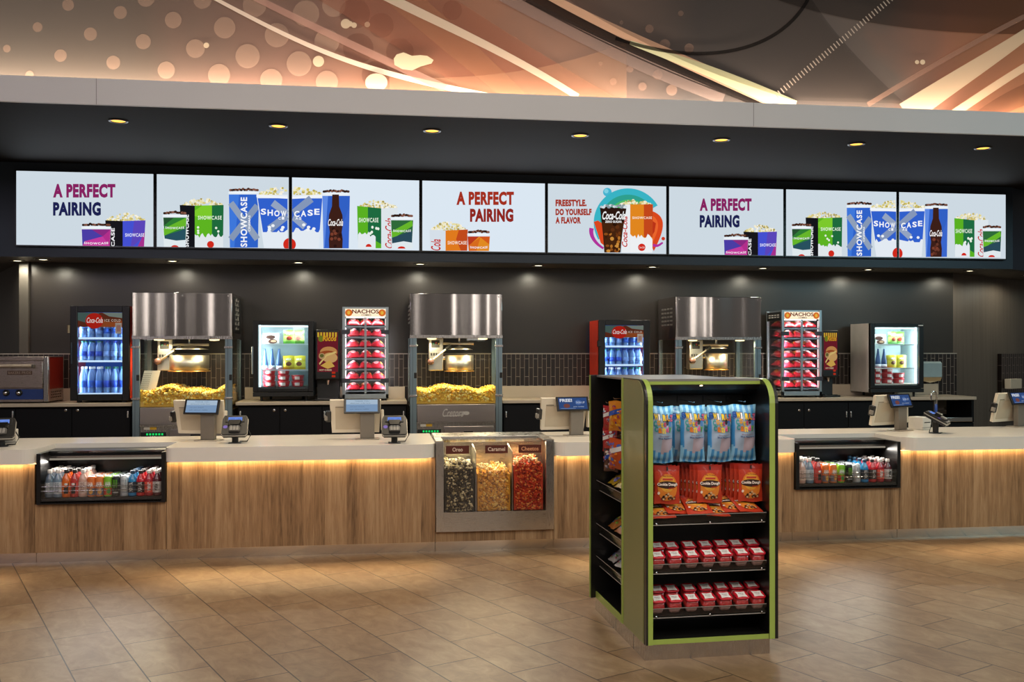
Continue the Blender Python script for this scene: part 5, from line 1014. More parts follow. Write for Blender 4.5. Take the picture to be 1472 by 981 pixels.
def warmer(p0, p1, py0, py1, label, key, yw, chip):
    x0, x1 = PX(p0, yw), PX(p1, yw); W = x1 - x0; z0 = HB + 0.002; zt = PZ((p0 + p1) / 2, py0, yw); h = zt - z0; D = 0.45
    t = thing('snack_warmer', label, 'display case', (x0, yw, z0), 0, 'lit snack warmers'); fr = 0.03
    m = MB()
    for a in (0, W - fr):
        for b in (0, D - fr): m.box(a, a + fr, b, b + fr, 0.02, h, ALU, 0.003)
    m.box(0, W, 0, D, 0.02, 0.07, ALU, 0.003); m.box(fr, W - fr, 0.02, D, h - 0.02, h, ALU); m.box(0.0, 0.006, fr, D - fr, h - 0.12, h - 0.02, BLACK); m.box(W - 0.006, W, fr, D - fr, h - 0.12, h - 0.02, BLACK)
    for a in (0.02, W - 0.05): m.box(a, a + 0.03, 0.03, 0.06, 0, 0.02, BLACK); m.box(a, a + 0.03, D - 0.06, D - 0.03, 0, 0.02, BLACK)
    for i in range(4): m.box(-0.003, 0, 0.08 + i * 0.08, 0.13 + i * 0.08, h - 0.06, h - 0.05, WHITE); m.box(-0.003, 0, 0.08 + i * 0.08, 0.13 + i * 0.08, h - 0.085, h - 0.075, WHITE)
    m.build('frame', t)
    zs0 = h - 0.105; m = MB(); m.box(fr, W - fr, 0.002, 0.02, zs0, h - 0.02, E('#ffe9c8', 1.1)); A = Art(m, lambda u, v, n: (fr + u * (W - 2 * fr), 0.002 - n, zs0 + v * (h - 0.02 - zs0)), 0.0004)
    A.disc(0.09, 0.5, 0.09, 0.45, E('#e8742a', 0.8), 14); A.disc(0.91, 0.5, 0.09, 0.45, E('#e8742a', 0.8), 14); A.disc(0.09, 0.5, 0.04, 0.25, E('#f6c04a', 0.8), 10); A.disc(0.91, 0.5, 0.04, 0.25, E('#f6c04a', 0.8), 10)
    A.text('NACHOS', 0.17, 0.4, 0.83, 0.92, E('#7a3a24', 0.7), bold=0.03); A.text('COMBO', 0.4, 0.1, 0.64, 0.32, E('#5a2c20', 0.7), bold=0.02); tag(m.build('lit_sign', t), 'backlit sign reading NACHOS')
    m = MB(); m.box(fr + 0.01, W - fr - 0.01, 0.06, 0.08, zs0 - 0.012, zs0, E('#fff4ea', 3.0)); m.build('light_tube', t)
    area('warmer_light', (W / 2, 0.05, zs0 - 0.02), (radians(-14), 0, 0), W - 0.1, 0.03, 0.6, (1.0, 0.93, 0.9), 170, t)
    m = MB()
    for a, r in ((0.034, -35), (W - 0.034, 35)): m.box(a - 0.003, a + 0.003, 0.0305, 0.036, 0.09, zs0 - 0.02, E('#fff0e8', 1.6)); area('warmer_light', (a, 0.038, h * 0.45), (pi / 2, 0, radians(r)), 0.012, h * 0.66, 8.0, (1.0, 0.9, 0.86), 175, t)  # glowing strips and lights at the front posts, added to brighten the bags
    m.build('added_side_light', t)
    gl = glass((0.97, 0.98, 1.0), 0.14)
    for i, (a, b) in enumerate(((fr, W / 2 - 0.001), (W / 2 + 0.001, W - fr))):
        m = MB(); m.box(a, b, 0.004, 0.009, 0.075, zs0 - 0.004, gl); d = m.build('door', t)
        m = MB(); q = W / 2; m.box(q - 0.011 if i == 0 else q + 0.001, q - 0.001 if i == 0 else q + 0.011, 0.0, 0.012, 0.075, zs0 - 0.004, ALU); m.build('edge_strip', d)
        for f in (0.17, 0.8):
            m = MB(); z = 0.075 + (zs0 - 0.075) * f; m.box(-0.006 if i == 0 else W - 0.085, 0.085 if i == 0 else W + 0.006, -0.01, 0.003, z - 0.024, z + 0.024, M('#3c3d48', 0.4), 0.003); m.build('hinge', d)
    for a in (0.004, W - 0.008): m = MB(); m.box(a, a + 0.004, fr, D - fr, 0.075, h - 0.12, gl); m.build('side_glass', t)
    m = MB(); m.box(fr, W - fr, D - 0.012, D - 0.006, 0.075, h - 0.02, M('#3a3438', 0.5)); m.build('back_panel', t)
    n = 7; z1, z2 = 0.1, zs0 - 0.107; rn = random.Random(5)
    for s in range(n):
        z = z1 + (z2 - z1) * (s / (n - 1)) ** 1.0
        m = MB(); m.box(fr, W - fr, 0.03, D - 0.03, z - 0.006, z, M('#8a94a0', 0.35, 0.6)); m.box(fr, W - fr, 0.024, 0.03, z - 0.008, z + 0.008, ALU); m.build('shelf', t)
        for c, r in [(c, r) for r in range(2 if chip else 1) for c in range(3)]:
            RBAGS[(s + c * 2 + r) % 3]((x0 + W * (0.238 + 0.262 * c) + rn.uniform(-0.006, 0.006), yw + 0.145 + 0.195 * r, z0 + z + 0.002 + 0.012 * r), rn.uniform(-0.12, 0.12), 'red snack bag, %s shelf up in the %s snack warmer, %s of three%s' % (ORD[s], key, ('left', 'middle', 'right')[c], (', front row', ', rear row')[r] if chip else ''), 'red bags in the %s snack warmer' % key)
warmer(492, 558.5, 441.5, 574, 'lit snack warmer full of red bags, beside the logo-bearing popcorn machine', 'left', 10.38, False)
warmer(1124, 1181.5, 446, 568, 'lit snack warmer full of red bags, beside the stand-hidden popcorn machine', 'right', 10.38, True)
# ------------------------------------------------------------------ hot cheese dispensers
def cheese(p0, p1, py0, py1, label, yq):
    x0, x1 = PX(p0, yq), PX(p1, yq); W = x1 - x0; z0 = HB + 0.002; pc = (p0 + p1) / 2; h = PZ(pc, py0, yq) - z0; D = 0.4
    t = thing('cheese_dispenser', label, 'dispenser', (x0, yq, z0), 0, 'hot cheese dispensers'); zk = h * 0.29
    m = MB(); m.box(0, W, 0.0, D, zk, h, BLACK, 0.018, 3); m.box(0.02, W - 0.02, 0.12, D, 0.02, zk, BLACK); m.build('housing', t)
    m = MB(); m.box(-0.005, W + 0.005, -0.03, D, 0, 0.022, M('#1d1c1b', 0.3), 0.006); m.box(0.03, W - 0.03, -0.028, 0.1, 0.022, 0.028, CHROME); m.build('drip_tray', t)
    m = MB(); z1, z2 = zk + (h - zk) * 0.16, h - 0.03; A = Art(m, lambda u, v, n: (W * 0.1 + u * W * 0.8, -n, z1 + v * (z2 - z1)), 0.0004); G_ = lambda c: E(c, 0.62)
    A.rect(0, 0, 1, 1, G_('#7c2430'))
    for i in range(7): A.rect(i / 7, 0.9, (i + 0.6) / 7, 1, G_('#e8c23a')); A.disc((i + 0.3) / 7, 0.9, 0.3 / 7, 0.025, G_('#e8c23a'), 10)
    A.disc(0.17, 0.84, 0.13, 0.08, G_('#7f8a2c'), 14); A.text('Ricos', 0.26, 0.78, 0.92, 0.92, G_('#f0b42c'), bold=0.03, shear=0.1)
    A.disc(0.55, 0.5, 0.42, 0.14, G_('#d89a5a'), 22); A.disc(0.5, 0.44, 0.44, 0.1, G_('#a8522c'), 22); A.disc(0.62, 0.36, 0.36, 0.13, G_('#e0b070'), 22); A.stroke([(0.1, 0.2), (0.45, 0.42), (0.9, 0.5)], 0.05, G_('#f0d080'), None, 1.0); A.disc(0.22, 0.4, 0.15, 0.08, G_('#c8a070'), 16); A.disc(0.22, 0.41, 0.1, 0.045, G_('#6a6a34'), 14); A.poly([(0.15, 0.16), (0.6, 0.3), (0.85, 0.14), (0.5, 0.08)], G_('#e6b85a')); A.text('HOT CHEESE', 0.1, 0.03, 0.7, 0.07, G_('#f0d8b0'), bold=0.02); tag(m.build('picture_panel', t), 'backlit picture of nachos and a hot dog')
    for k in range(2): m = MB(); zb_ = zk + (h - zk) * (0.055 + 0.07 * k); m.box(W * 0.66, W * 0.8, -0.006, 0.002, zb_, zb_ + 0.022, E('#d03a20', 0.6), 0.002); m.build('push_button', t)
    m = MB(); m.tube([(W / 2, 0.06, zk + 0.01), (W / 2, 0.05, zk - 0.05)], 0.016, M('#c8b090', 0.3, 0.4), 10, 0.008); m.build('spout', t)
cheese(452.5, 489.5, 474, 574.5, 'black cheese dispenser with a lit picture, left of the left snack warmer', 10.4)
cheese(1181.8, 1206, 475, 569, 'black cheese dispenser with a lit picture, right of the right snack warmer', 10.45)
# ------------------------------------------------------------------ steel oven at the left
yo = 10.37; x0, x1 = PX(-40, yo), PX(69.5, yo); W = x1 - x0; z0 = HB + 0.002; h = PZ(40, 513, yo) - z0
t = thing('pizza_oven', 'steel countertop oven with blue control strip left of the left drinks fridge', 'oven', (x0, yo, z0)); D = 0.47
OS = steel((0.5, 0.42, 0.37), 0.28, brush=(1, 1, 40)); fw = 0.05
m = MB(); m.box(0, W, 0.03, D, 0.012, h, OS, 0.003); m.box(W - fw, W, 0, 0.03, 0.012, h, STEEL, 0.006); m.box(0, fw, 0, 0.03, 0.012, h, STEEL, 0.006); m.box(fw, W - fw, 0, 0.03, h - 0.04, h, OS, 0.003); m.box(fw, W - fw, 0, 0.03, 0.012, 0.035, OS)
for a in (0.04, W - 0.07): m.box(a, a + 0.03, 0.04, 0.07, 0, 0.012, BLACK); m.box(a, a + 0.03, D - 0.07, D - 0.04, 0, 0.012, BLACK)
m.box(W + 0.0003, W + 0.001, 0.04, D - 0.01, 0.14, h - 0.01, M('#8e2c1a', 0.4)); m.build('body', t)  # red sheet on the side imitates the red fridge's reflection in the steel
m = MB(); zd = 0.155; m.box(fw + 0.004, W - fw - 0.004, -0.006, 0.028, zd, h - 0.048, OS, 0.004); d = m.build('door', t)
m = MB(); zh = h - 0.095; m.tube([(fw + 0.02, -0.045, zh), (W * 0.82, -0.045, zh)], 0.014, M('#d8c8b0', 0.3, 0.5), 10); m.build('handle', d)
m = MB(); m.box(W * 0.8, W * 0.825, -0.06, -0.004, zh - 0.02, zh + 0.016, M('#5a564c', 0.4), 0.004); m.build('handle_bracket', d)
m = MB(); zp = zd + (h - zd) * 0.42; m.box(W * 0.46, W * 0.79, -0.009, -0.006, zp, zp + 0.042, M('#5f4a3c', 0.4, 0.5), 0.0015); A = Art(m, lambda u, v, n: (u, -0.009 - n, v)); A.text('BAKERS PRIDE', W * 0.475, zp + 0.008, W * 0.775, zp + 0.034, M('#a89484', 0.35, 0.5), bold=0.02, gap=1.1); m.build('name_plate', d)
m = MB(); m.box(fw + 0.002, W - fw - 0.002, 0.0, 0.028, 0.037, zd - 0.012, M('#243c78', 0.35)); cpn = m.build('control_strip', t)
for i, pxk in enumerate((9, 27.5)):
    m = MB(); kx = PX(pxk, yo) - x0; m.lathe([(0.0, -0.03), (0.02, -0.03), (0.034, -0.005), (0.034, 0.0)], (kx, 0, 0.105), BLACK, 20, 'y'); m.lathe([(0.0, -0.036), (0.017, -0.035), (0.02, -0.03)], (kx, 0, 0.105), CHROME, 16, 'y'); m.build('knob', cpn)
m = MB()
for i in range(6):
    for j in range(3): m.box(W + 0.001, W + 0.002, 0.07 + i * 0.055 + 0.01 * j, 0.1 + i * 0.055 + 0.01 * j, 0.045 + j * 0.028, 0.058 + j * 0.028, M('#3a2c20', 0.6))
m.build('vent', t)
# ================================================================== tills and card terminals
TAUPE = M('#dccfb8', 0.45, var=0.03); COLM = M('#857c70', 0.4, 0.3)
def till(px, py, rz, label, scr):
    X, Y = PF(px, py, ZT); t = thing('till', label, 'till', (X, Y, ZT + 0.0005), radians(rz), 'tills on the counter')
    m = MB(); m.box(-0.1, 0.1, -0.06, 0.09, 0, 0.008, M('#bdb2a2', 0.35, 0.3), 0.003); m.box(-0.06, 0.06, -0.015, 0.035, 0.008, 0.25, COLM, 0.004); m.build('stand', t)
    m = MB(); R_ = Matrix.Translation((-0.1, 0.075, 0.19)) @ Matrix.Rotation(radians(14), 4, 'X'); m.x = R_
    pts = [(-0.2, -0.14), (0.2, -0.14), (0.215, 0.1), (0.215, 0.15), (-0.215, 0.15), (-0.215, 0.1)]
    m.prism(pts, 'y', -0.012, 0.02, TAUPE); m.box(-0.17, 0.1, -0.016, -0.012, -0.11, 0.08, M('#c0b097', 0.45), 0.0015); m.box(-0.17, -0.1, -0.0165, -0.012, 0.085, 0.092, M('#8d7f6c')); mon = m.build('monitor', t)
    m = MB(); m.x = R_; m.box(-0.2, 0.2, 0.02, 0.024, -0.12, 0.13, M('#101216', 0.2)); tag(m.build('staff_screen', mon), 'dark staff-side touch screen')
    m = MB(); m.x = R_; m.box(-0.25, -0.205, -0.03, 0.02, -0.04, 0.055, M('#1d1b1a', 0.35), 0.008); m.box(-0.262, -0.235, -0.035, 0.0, -0.025, 0.015, M('#8d857a', 0.4), 0.005); tag(m.build('card_reader', mon), 'black card reader on the edge')
    m = MB(); m.box(0.115, 0.14, 0.03, 0.08, 0.07, 0.25, TAUPE, 0.008); m.build('side_arm', t)
    m = MB(); Q = Matrix.Translation((-0.045, -0.02, 0.285)) @ Matrix.Rotation(radians(-22), 4, 'X'); m.x = Q; m.box(-0.15, 0.15, -0.008, 0.012, -0.066, 0.066, M('#171514', 0.3), 0.004); dp = m.build('customer_display', t)
    m = MB(); m.x = Q; A = Art(m, lambda u, v, n: (u, -0.008 - n, v), 0.0004); k = 0.75
    if scr == 0:
        A.rect(-0.132, -0.052, 0.132, 0.054, E('#8aa8cc', k)); A.rect(-0.132, 0.012, 0.132, 0.054, E('#b9cfe4', k)); A.text('THANK YOU', -0.06, 0.036, 0.06, 0.046, E('#5f7c9c', k)); A.text('place your order here', -0.095, 0.016, 0.07, 0.026, E('#2f3f58', k)); A.text('scan your rewards', -0.1, -0.014, 0.02, -0.004, E('#4f6480', k)); A.text('ask about refills', -0.1, -0.036, 0.06, -0.027, E('#566c88', k))
    else:
        A.rect(-0.132, -0.052, 0.132, 0.054, E('#3d5a94', k * 0.8)); A.text('FREE!', -0.12, 0.016, -0.005, 0.045, E('#f2f6fc', k), bold=0.03); A.disc(-0.06, -0.02, 0.03, 0.02, E('#7a4a44', k), 14); A.disc(0.05, 0.01, 0.03, 0.025, E('#4c6ca8', k), 14); A.text('join today', 0.0, -0.036, 0.1, -0.024, E('#c9d6ea', k)); A.text('SIGN UP', 0.03, 0.0, 0.11, 0.018, E('#dbe4f2', k)); A.rect(-0.12, -0.046, 0.02, -0.043, E('#93a8cc', k))
    m.build('display_screen', dp)
    return t
till(299, 634, -13, 'cream till by the left drinks cooler, in front of the left popcorn machine', 0)
till(528, 632, 0, 'cream till facing straight out, left of the popcorn bin', 0)
till(829, 627, 8, 'cream till half hidden by the green snack stand', 1)
till(1296, 619.5, 22, 'cream till beside the narrow drinks cooler, showing a blue FREE! screen', 1)
till(1467, 614, 22, 'cream till cut off by the right edge of the picture', 1)
def terminal(px, py, rz, label, tilt=-48):
    X, Y = PF(px, py, ZT); t = thing('card_terminal', label, 'card terminal', (X, Y, ZT + 0.0005), radians(rz), 'card terminals on the counter')
    m = MB(); m.box(-0.05, 0.05, -0.05, 0.05, 0, 0.006, BLACK, 0.002); m.tube([(0, 0, 0.006), (0, 0, 0.1)], 0.026, BLACK, 12); m.build('stand', t)
    Q = Matrix.Translation((0, -0.01, 0.145)) @ Matrix.Rotation(radians(tilt), 4, 'X')
    m = MB(); m.x = Q; m.prism([(-0.085, -0.11), (0.085, -0.11), (0.1, -0.09), (0.1, 0.06), (0.085, 0.1), (-0.085, 0.1), (-0.1, 0.06), (-0.1, -0.09)], 'y', -0.012, 0.03, M('#262524', 0.35)); bd = m.build('body', t)
    m = MB(); m.x = Q; m.prism([(-0.09, -0.116), (0.09, -0.116), (0.104, -0.092), (0.104, 0.062), (0.088, 0.104), (-0.088, 0.104), (-0.104, 0.062), (-0.104, -0.092)], 'y', 0.002, 0.01, M('#b9b4aa', 0.3, 0.5)); tag(m.build('silver_rim', bd), 'silver rim')
    m = MB(); m.x = Q; m.box(-0.075, 0.075, -0.018, -0.012, 0.022, 0.088, BLACK, 0.003); A = Art(m, lambda u, v, n: (u, -0.018 - n, v), 0.0005); A.rect(-0.055, 0.034, 0.055, 0.074, E('#6f92e6', 0.9)); A.text('INSERT CARD', -0.045, 0.05, 0.045, 0.059, E('#24366e', 0.9)); m.build('screen', bd)
    m = MB(); m.x = Q; m.box(-0.045, 0.045, -0.03, -0.012, -0.085, -0.03, M('#5d5a56', 0.35), 0.006)
    for i in range(3):
        for j in range(4): m.box(-0.033 + i * 0.024, -0.015 + i * 0.024, -0.033, -0.03, -0.08 + j * 0.013, -0.07 + j * 0.013, M('#a39f98', 0.4))
    m.build('keypad', bd)
    m = MB(); m.x = Q; m.prism([(-0.05, 0.02), (-0.035, -0.03), (0.035, -0.03), (0.05, 0.02)], 'y', -0.045, -0.02, M('#0e0e0e', 0.3)); m.box(-0.05, 0.05, -0.022, -0.012, -0.02, 0.02, BLACK); m.build('shield', bd)
    m = MB(); m.x = Q; A = Art(m, lambda u, v, n: (u, -0.0125 - n, v), 0.001); A.disc(-0.073, -0.03, 0.018, 0.018, M('#6a58c8', 0.4), 16); tag(m.build('contactless_mark', bd), 'purple contactless mark')
    m = MB(); m.tube([(0.09, 0.04, 0.12), (0.12, 0.06, 0.06), (0.09, 0.07, 0.006), (0.03, 0.06, 0.006)], 0.005, BLACK, 6); m.build('cable', t); return t
terminal(338, 637, 3, 'black card terminal beside the left cream till'); terminal(567, 637, 0, 'black card terminal between the straight-facing till and the popcorn bin')
terminal(1345, 623, 48, 'black card terminal turned sideways next to the till with the FREE! screen', -62); terminal(2, 642, 14, 'black card terminal cut off by the left edge of the picture')
def printer(px, py, rz, label, w_, d_, h_):
    X, Y = PF(px, py, ZT); t = thing('receipt_printer', label, 'printer', (X, Y, ZT + 0.0005), radians(rz), 'white receipt printers'); c = M('#d6d0c6', 0.4)
    m = MB(); m.box(-w_ / 2, w_ / 2, -d_ / 2, d_ / 2, 0.0, h_, c, 0.006); m.box(-w_ / 2 - 0.002, w_ / 2 + 0.002, -d_ / 2 - 0.002, -d_ / 2 + 0.01, 0.02, 0.024, M('#6a6660')); m.build('body', t)
    m = MB(); m.box(-w_ * 0.35, w_ * 0.35, -d_ / 2 - 0.002, -d_ / 2, h_ * 0.55, h_ * 0.62, BLACK); m.build('paper_slot', t)
printer(1322, 617.5, 25, 'white receipt printer between the FREE! till and the sideways card terminal', 0.13, 0.16, 0.12)
printer(16, 639, 12, 'white receipt printer behind the card terminal at the left edge', 0.09, 0.12, 0.12)
# ================================================================== green snack stand
KO = PF(927, 950.5, 0); KR = radians(2.04); ex, ey = (cos(KR), sin(KR)), (-sin(KR), cos(KR))
def KX(px, yl):
    t = (px - 736) / F; r = (ST + t * CT, CT - t * ST); ox, oy = KO[0] + yl * ey[0], KO[1] + yl * ey[1]
    den = ex[0] * r[1] - ex[1] * r[0]; return -(ox * r[1] - oy * r[0]) / den
def KZ(px, py, yl):
    x = KX(px, yl); X, Y = KO[0] + x * ex[0] + yl * ey[0], KO[1] + x * ex[1] + yl * ey[1]; return H + (YH - py) * (X * ST + Y * CT) / F
def KW(x, y, z): return (KO[0] + x * ex[0] + y * ey[0], KO[1] + x * ex[1] + y * ey[1], z)
GREEN = M('#a0b552', 0.4, var=0.03, coat=0.2); OLIVE = M('#8d9058', 0.35, var=0.04, scale=2, coat=0.15); BLK = M('#161514', 0.3, coat=0.2)
W0 = KX(1106.4, 0); W1 = KX(1118.4, -0.01); D1, D2, hp, ht = 0.412, 1.02, 0.083, KZ(1000, 545, 0.12)
ks = thing('snack_stand', 'green and black snack stand with sweets on shelves, in front of the counter', 'display stand', (KO[0], KO[1], 0), KR)
m = MB(); PL = steel((0.55, 0.5, 0.44), 0.25, brush=(60, 60, 1)); m.box(0, W0, 0.0, D2, 0, hp, PL)
for yy in (0.2, 0.55): m.box(-0.0008, 0, yy, yy + 0.003, 0, hp, BLACK)
m.build('plinth', ks)
def side_profile(y0, y1, top, r=0.13):
    return [(y0, hp), (y1, hp), (y1, top), (y0 + r, top)] + [(y0 + r - r * sin(a), top - r + r * cos(a)) for a in [pi / 2 * k / 10 for k in range(1, 11)]]
xa, xb = KX(931.5, -0.01), KX(938.6, -0.01); xc, xd = KX(1106, -0.01), KX(1114, -0.01)
sp = side_profile(-0.012, D1, ht)
m = MB(); m.prism(sp, 'x', 0.004, xa, BLK); m.prism(side_profile(0.03, D1 - 0.012, ht - 0.006, 0.11), 'x', 0.0, 0.004, OLIVE); a = m.build('side_panel', ks)
m = MB(); m.prism(sp, 'x', xa + 0.0005, xb, GREEN, mcap=BLK); m.build('edge_band', a)
m = MB(); m.prism(side_profile(-0.012, D1, ht), 'x', xd, W1, BLK); a = m.build('side_panel', ks)
m = MB(); m.prism(sp, 'x', xc, xd - 0.0005, GREEN, mcap=BLK); m.build('edge_band', a)
m = MB(); m.box(xb, xc, 0.34, 0.37, hp, ht - 0.02, M('#1f1e1d', 0.45)); m.build('back_panel', ks)
m = MB(); zg = KZ(938, 925.5, 0); zg2 = KZ(938, 920.5, 0); m.box(xb, xc, 0.0, 0.34, hp, zg2 - 0.001, BLK); m.box(xb, xc, -0.006, 0.0, hp, zg2, GREEN); m.build('deck', ks)
m = MB(); m.box(xb, xc, 0.11, D1, ht - 0.012, ht, M('#8f8b84', 0.35, 0.3)); m.box(-0.0, xb, D1, D1 + 0.01, hp, ht, BLK); m.build('top', ks)
m = MB(); m.box(xb, xc, 0.108, 0.125, ht - 0.03, ht - 0.013, GREEN); m.prism([(0.105, ht - 0.032), (0.34, ht - 0.032), (0.34, ht - 0.1), (0.2, ht - 0.085), (0.13, ht - 0.06)], 'x', xb, xc, BLK); hd = m.build('header', ks)
m = MB(); m.lathe([(0.014, 0), (0.012, -0.006), (0, -0.008)], (KX(1007, 0.12), 0.118, ht - 0.033), E('#ffe6b8', 3.0), 12); m.build('lamp', hd)
area('stand_lamp', (0.36, 0.12, ht - 0.11), (radians(12), 0, 0), 0.5, 0.02, 0.3, (1.0, 0.9, 0.75), 160, ks)
SL = radians(17)
ACR = glass((0.95, 0.96, 0.96), 0.03, 0.05)
def shelf(zf, dep=0.29):
    m = MB(); q = Matrix.Translation((0, 0.015, zf)) @ Matrix.Rotation(SL, 4, 'X'); m.x = q
    m.box(xb + 0.002, xc - 0.002, 0.004, dep, -0.012, 0, BLK); s = m.build('shelf', ks)
    m = MB(); m.x = q; m.box(xb + 0.004, xc - 0.012, 0, 0.004, -0.012, 0.048, ACR); m.box(xb + 0.004, xc - 0.012, -0.0015, 0, -0.012, -0.008, M('#b9b4ac', 0.3)); m.box(xb + 0.004, xc - 0.012, -0.0012, 0, 0.045, 0.048, M('#a9a6a0', 0.3))
    for k in (0.04, 0.5, 0.95): u = xb + (xc - xb) * k; m.lathe([(0.006, -0.004), (0.006, 0)], (u, 0, -0.002), CHROME, 10, 'y')
    tag(m.build('acrylic_lip', s), 'clear acrylic lip'); return q
z1, z2, z3 = KZ(1018, 754, 0.015) + 0.012, KZ(1018, 824, 0.015) + 0.014, KZ(1018, 887, 0.015) + 0.014
q1, q2, q3 = shelf(z1), shelf(z2), shelf(z3)
PG = MB()
def tub_cup():
    t = thing('snack_cup', 'x', 'cup'); m = MB(); CL = M('#b03430', 0.12, coat=0.6, var=0.35, scale=70); s_ = 5
    m.lathe([(0.026, 0.0), (0.03, 0.006), (0.034, 0.032)], (0, 0, 0), M('#b58a80', 0.1, coat=0.8, var=0.2, scale=60, alpha=0.8), 24, sq=s_); m.lathe([(0.0335, 0.032), (0.039, 0.036), (0.036, 0.04), (0.034, 0.066)], (0, 0, 0), CL, 24, sq=s_); m.build('cup', t)
    m = MB(); m.lathe([(0.0345, 0.066), (0.039, 0.07), (0.039, 0.078), (0.034, 0.081), (0.03, 0.078), (0, 0.078)], (0, 0, 0), M('#c81c2c', 0.2, coat=0.5), 24, sq=s_); l = m.build('lid', t)
    m = MB(); A = Art(m, lambda u, v, n: (u, v, 0.0785 + n), 0.0006); P = [(0.031 * c, 0.031 * d) for c, d in ((-.9, -.9), (0, -.75), (.9, -.9), (.75, 0), (.9, .9), (0, .75), (-.9, .9), (-.75, 0))]; A.poly(P, M('#f0ebe4', 0.4)); A.text('SNACK', -0.015, 0.002, 0.015, 0.01, M('#7a4a48'), bold=0.02); A.text('cup', -0.01, -0.012, 0.01, -0.004, M('#7a4a48')); m.build('label', l); return t
CUP = Maker(tub_cup)
cxs_f = [943, 967.5, 991.5, 1015.5, 1039.5, 1063, 1086]; cxs_b = [939.5, 959.5, 984.5, 1008, 1030.5, 1052, 1074.5]
for q, nm in ((q2, 'middle'), (q3, 'bottom')):
    for row, cx in ((0, cxs_f), (1, cxs_b)):
        for i, p in enumerate(cx):
            yl = 0.052 + 0.098 * row; y2 = 0.015 + yl * cos(SL); x = max(KX(p, y2 - 0.0), xb + 0.041) if row == 0 else max(KX(p + 3, y2), xb + 0.041)
            v = q @ Vector((0, yl, 0.0008)); o = CUP(KW(x, v.y, v.z), KR, 'red-lidded snack cup, %s shelf, %s row, %s from the left' % (nm, ('front', 'rear')[row], ORD[i]), 'snack cups on the green stand'); o.rotation_euler = (SL, 0, KR)
# blue cotton candy bags
def cotton():
    t = thing('cotton_candy_bag', 'x', 'bag'); m = MB(); B1, B2, PK = M('#3f8fc8', 0.3, coat=0.3), M('#8cc4e2', 0.3, coat=0.3), M('#a3b9d0', 0.25, coat=0.4)
    w_, h_ = 0.142, 0.31
    def mf(u, v):
        if v > 0.8 or v < 0.3 - 0.12 * sin(pi * u): return B1 if int(u * 9) % 2 else B2
        if u < 0.1 or u > 0.92: return B1
        return PK if v > 0.42 or u < 0.45 else M('#b8a9b4', 0.25, coat=0.4)
    fr = bag_pillow(m, w_, h_, 0.085, B1, mf, 18, 30, 4, 0.045, 0.16); m.build('pouch', t)
    m = MB(); A = Art(m, lambda u, v, n: fr(min(0.97, max(0.03, u)), v, n + 0.0025), 0.00015)
    NV = M('#1d3a78', 0.4)
    for i, ch in enumerate('SWIRLZ'): A.text(ch, 0.005 + i * 0.16, 0.765 - 0.008 * i, 0.02 + i * 0.16 + (0.075 if ch == 'I' else 0.165), 0.89 - 0.006 * i, NV, bold=0.12)
    for i, ch in enumerate('SWIRLZ'): A.text(ch, 0.02 + i * 0.16, 0.775 - 0.008 * i, 0.02 + i * 0.16 + (0.06 if ch == 'I' else 0.15), 0.88 - 0.006 * i, M(['#2b5cb0', '#f4d010', '#ffffff', '#f4d010', '#e8a020', '#d86a8a'][i], 0.35), bold=0.07)
    for i, ch in enumerate('Cotton'): A.text(ch, 0.14 + i * 0.125, 0.655 + 0.02 * sin(i * 2), 0.14 + i * 0.125 + 0.115, 0.75 + 0.02 * sin(i * 2), M(['#2a9a9a', '#e0a030', '#e8c838', '#d84a6a', '#3a2a28', '#3a78c0'][i], 0.35), bold=0.05)
    for i, ch in enumerate('Candy'): A.text(ch, 0.16 + i * 0.145, 0.545 + 0.015 * cos(i * 2), 0.16 + i * 0.145 + 0.13, 0.64 + 0.015 * cos(i * 2), M(['#2a9a9a', '#e8862a', '#e8c838', '#e65a8a', '#5aa02a'][i], 0.35), bold=0.05)
    A.text('Blue Raspberry', 0.35, 0.47, 0.85, 0.5, M('#8a4a5a')); A.text('Blue Raspberry', 0.3, 0.425, 0.9, 0.462, M('#2a3f7a'), bold=0.02); m.build('print', t); return t
COT = Maker(cotton)
def peg(x, z, y0, y1, par=None):
    m = MB(); m.tube([(x, y0, z), (x, y1, z - 0.004), (x, y1 - 0.003, z + 0.001)], 0.0025, CHROME, 6); m.box(x - 0.012, x + 0.012, y0 - 0.004, y0, z - 0.02, z + 0.02, BLACK); m.build('peg', ks)
zc = KZ(1020, 671.5, 0.13) + 0.025
cb = [(949.5, 0.4), (995, -0.5), (1033.5, 0.6), (1068, -1.2)]
for i, (p, a) in enumerate(cb):
    x = KX(p, 0.13); peg(x, zc + 0.338, 0.338, 0.1)
    for r in range(2):
        o = COT(KW(max(x - 0.012 * r * (1 if i in (1, 2) else 0.3) - 0.008 * (r > 0), xb + 0.076), 0.13 + 0.1 * r, zc + 0.003 * (i % 2) - 0.012 * r), KR + radians(a * 4 + 3 * r), 'blue striped cotton candy bag, %s hanging column, %s' % (('first', 'second', 'third', 'last')[i], ('front bag', 'second bag back', 'rearmost bag')[r]), 'cotton candy bags on the green stand')
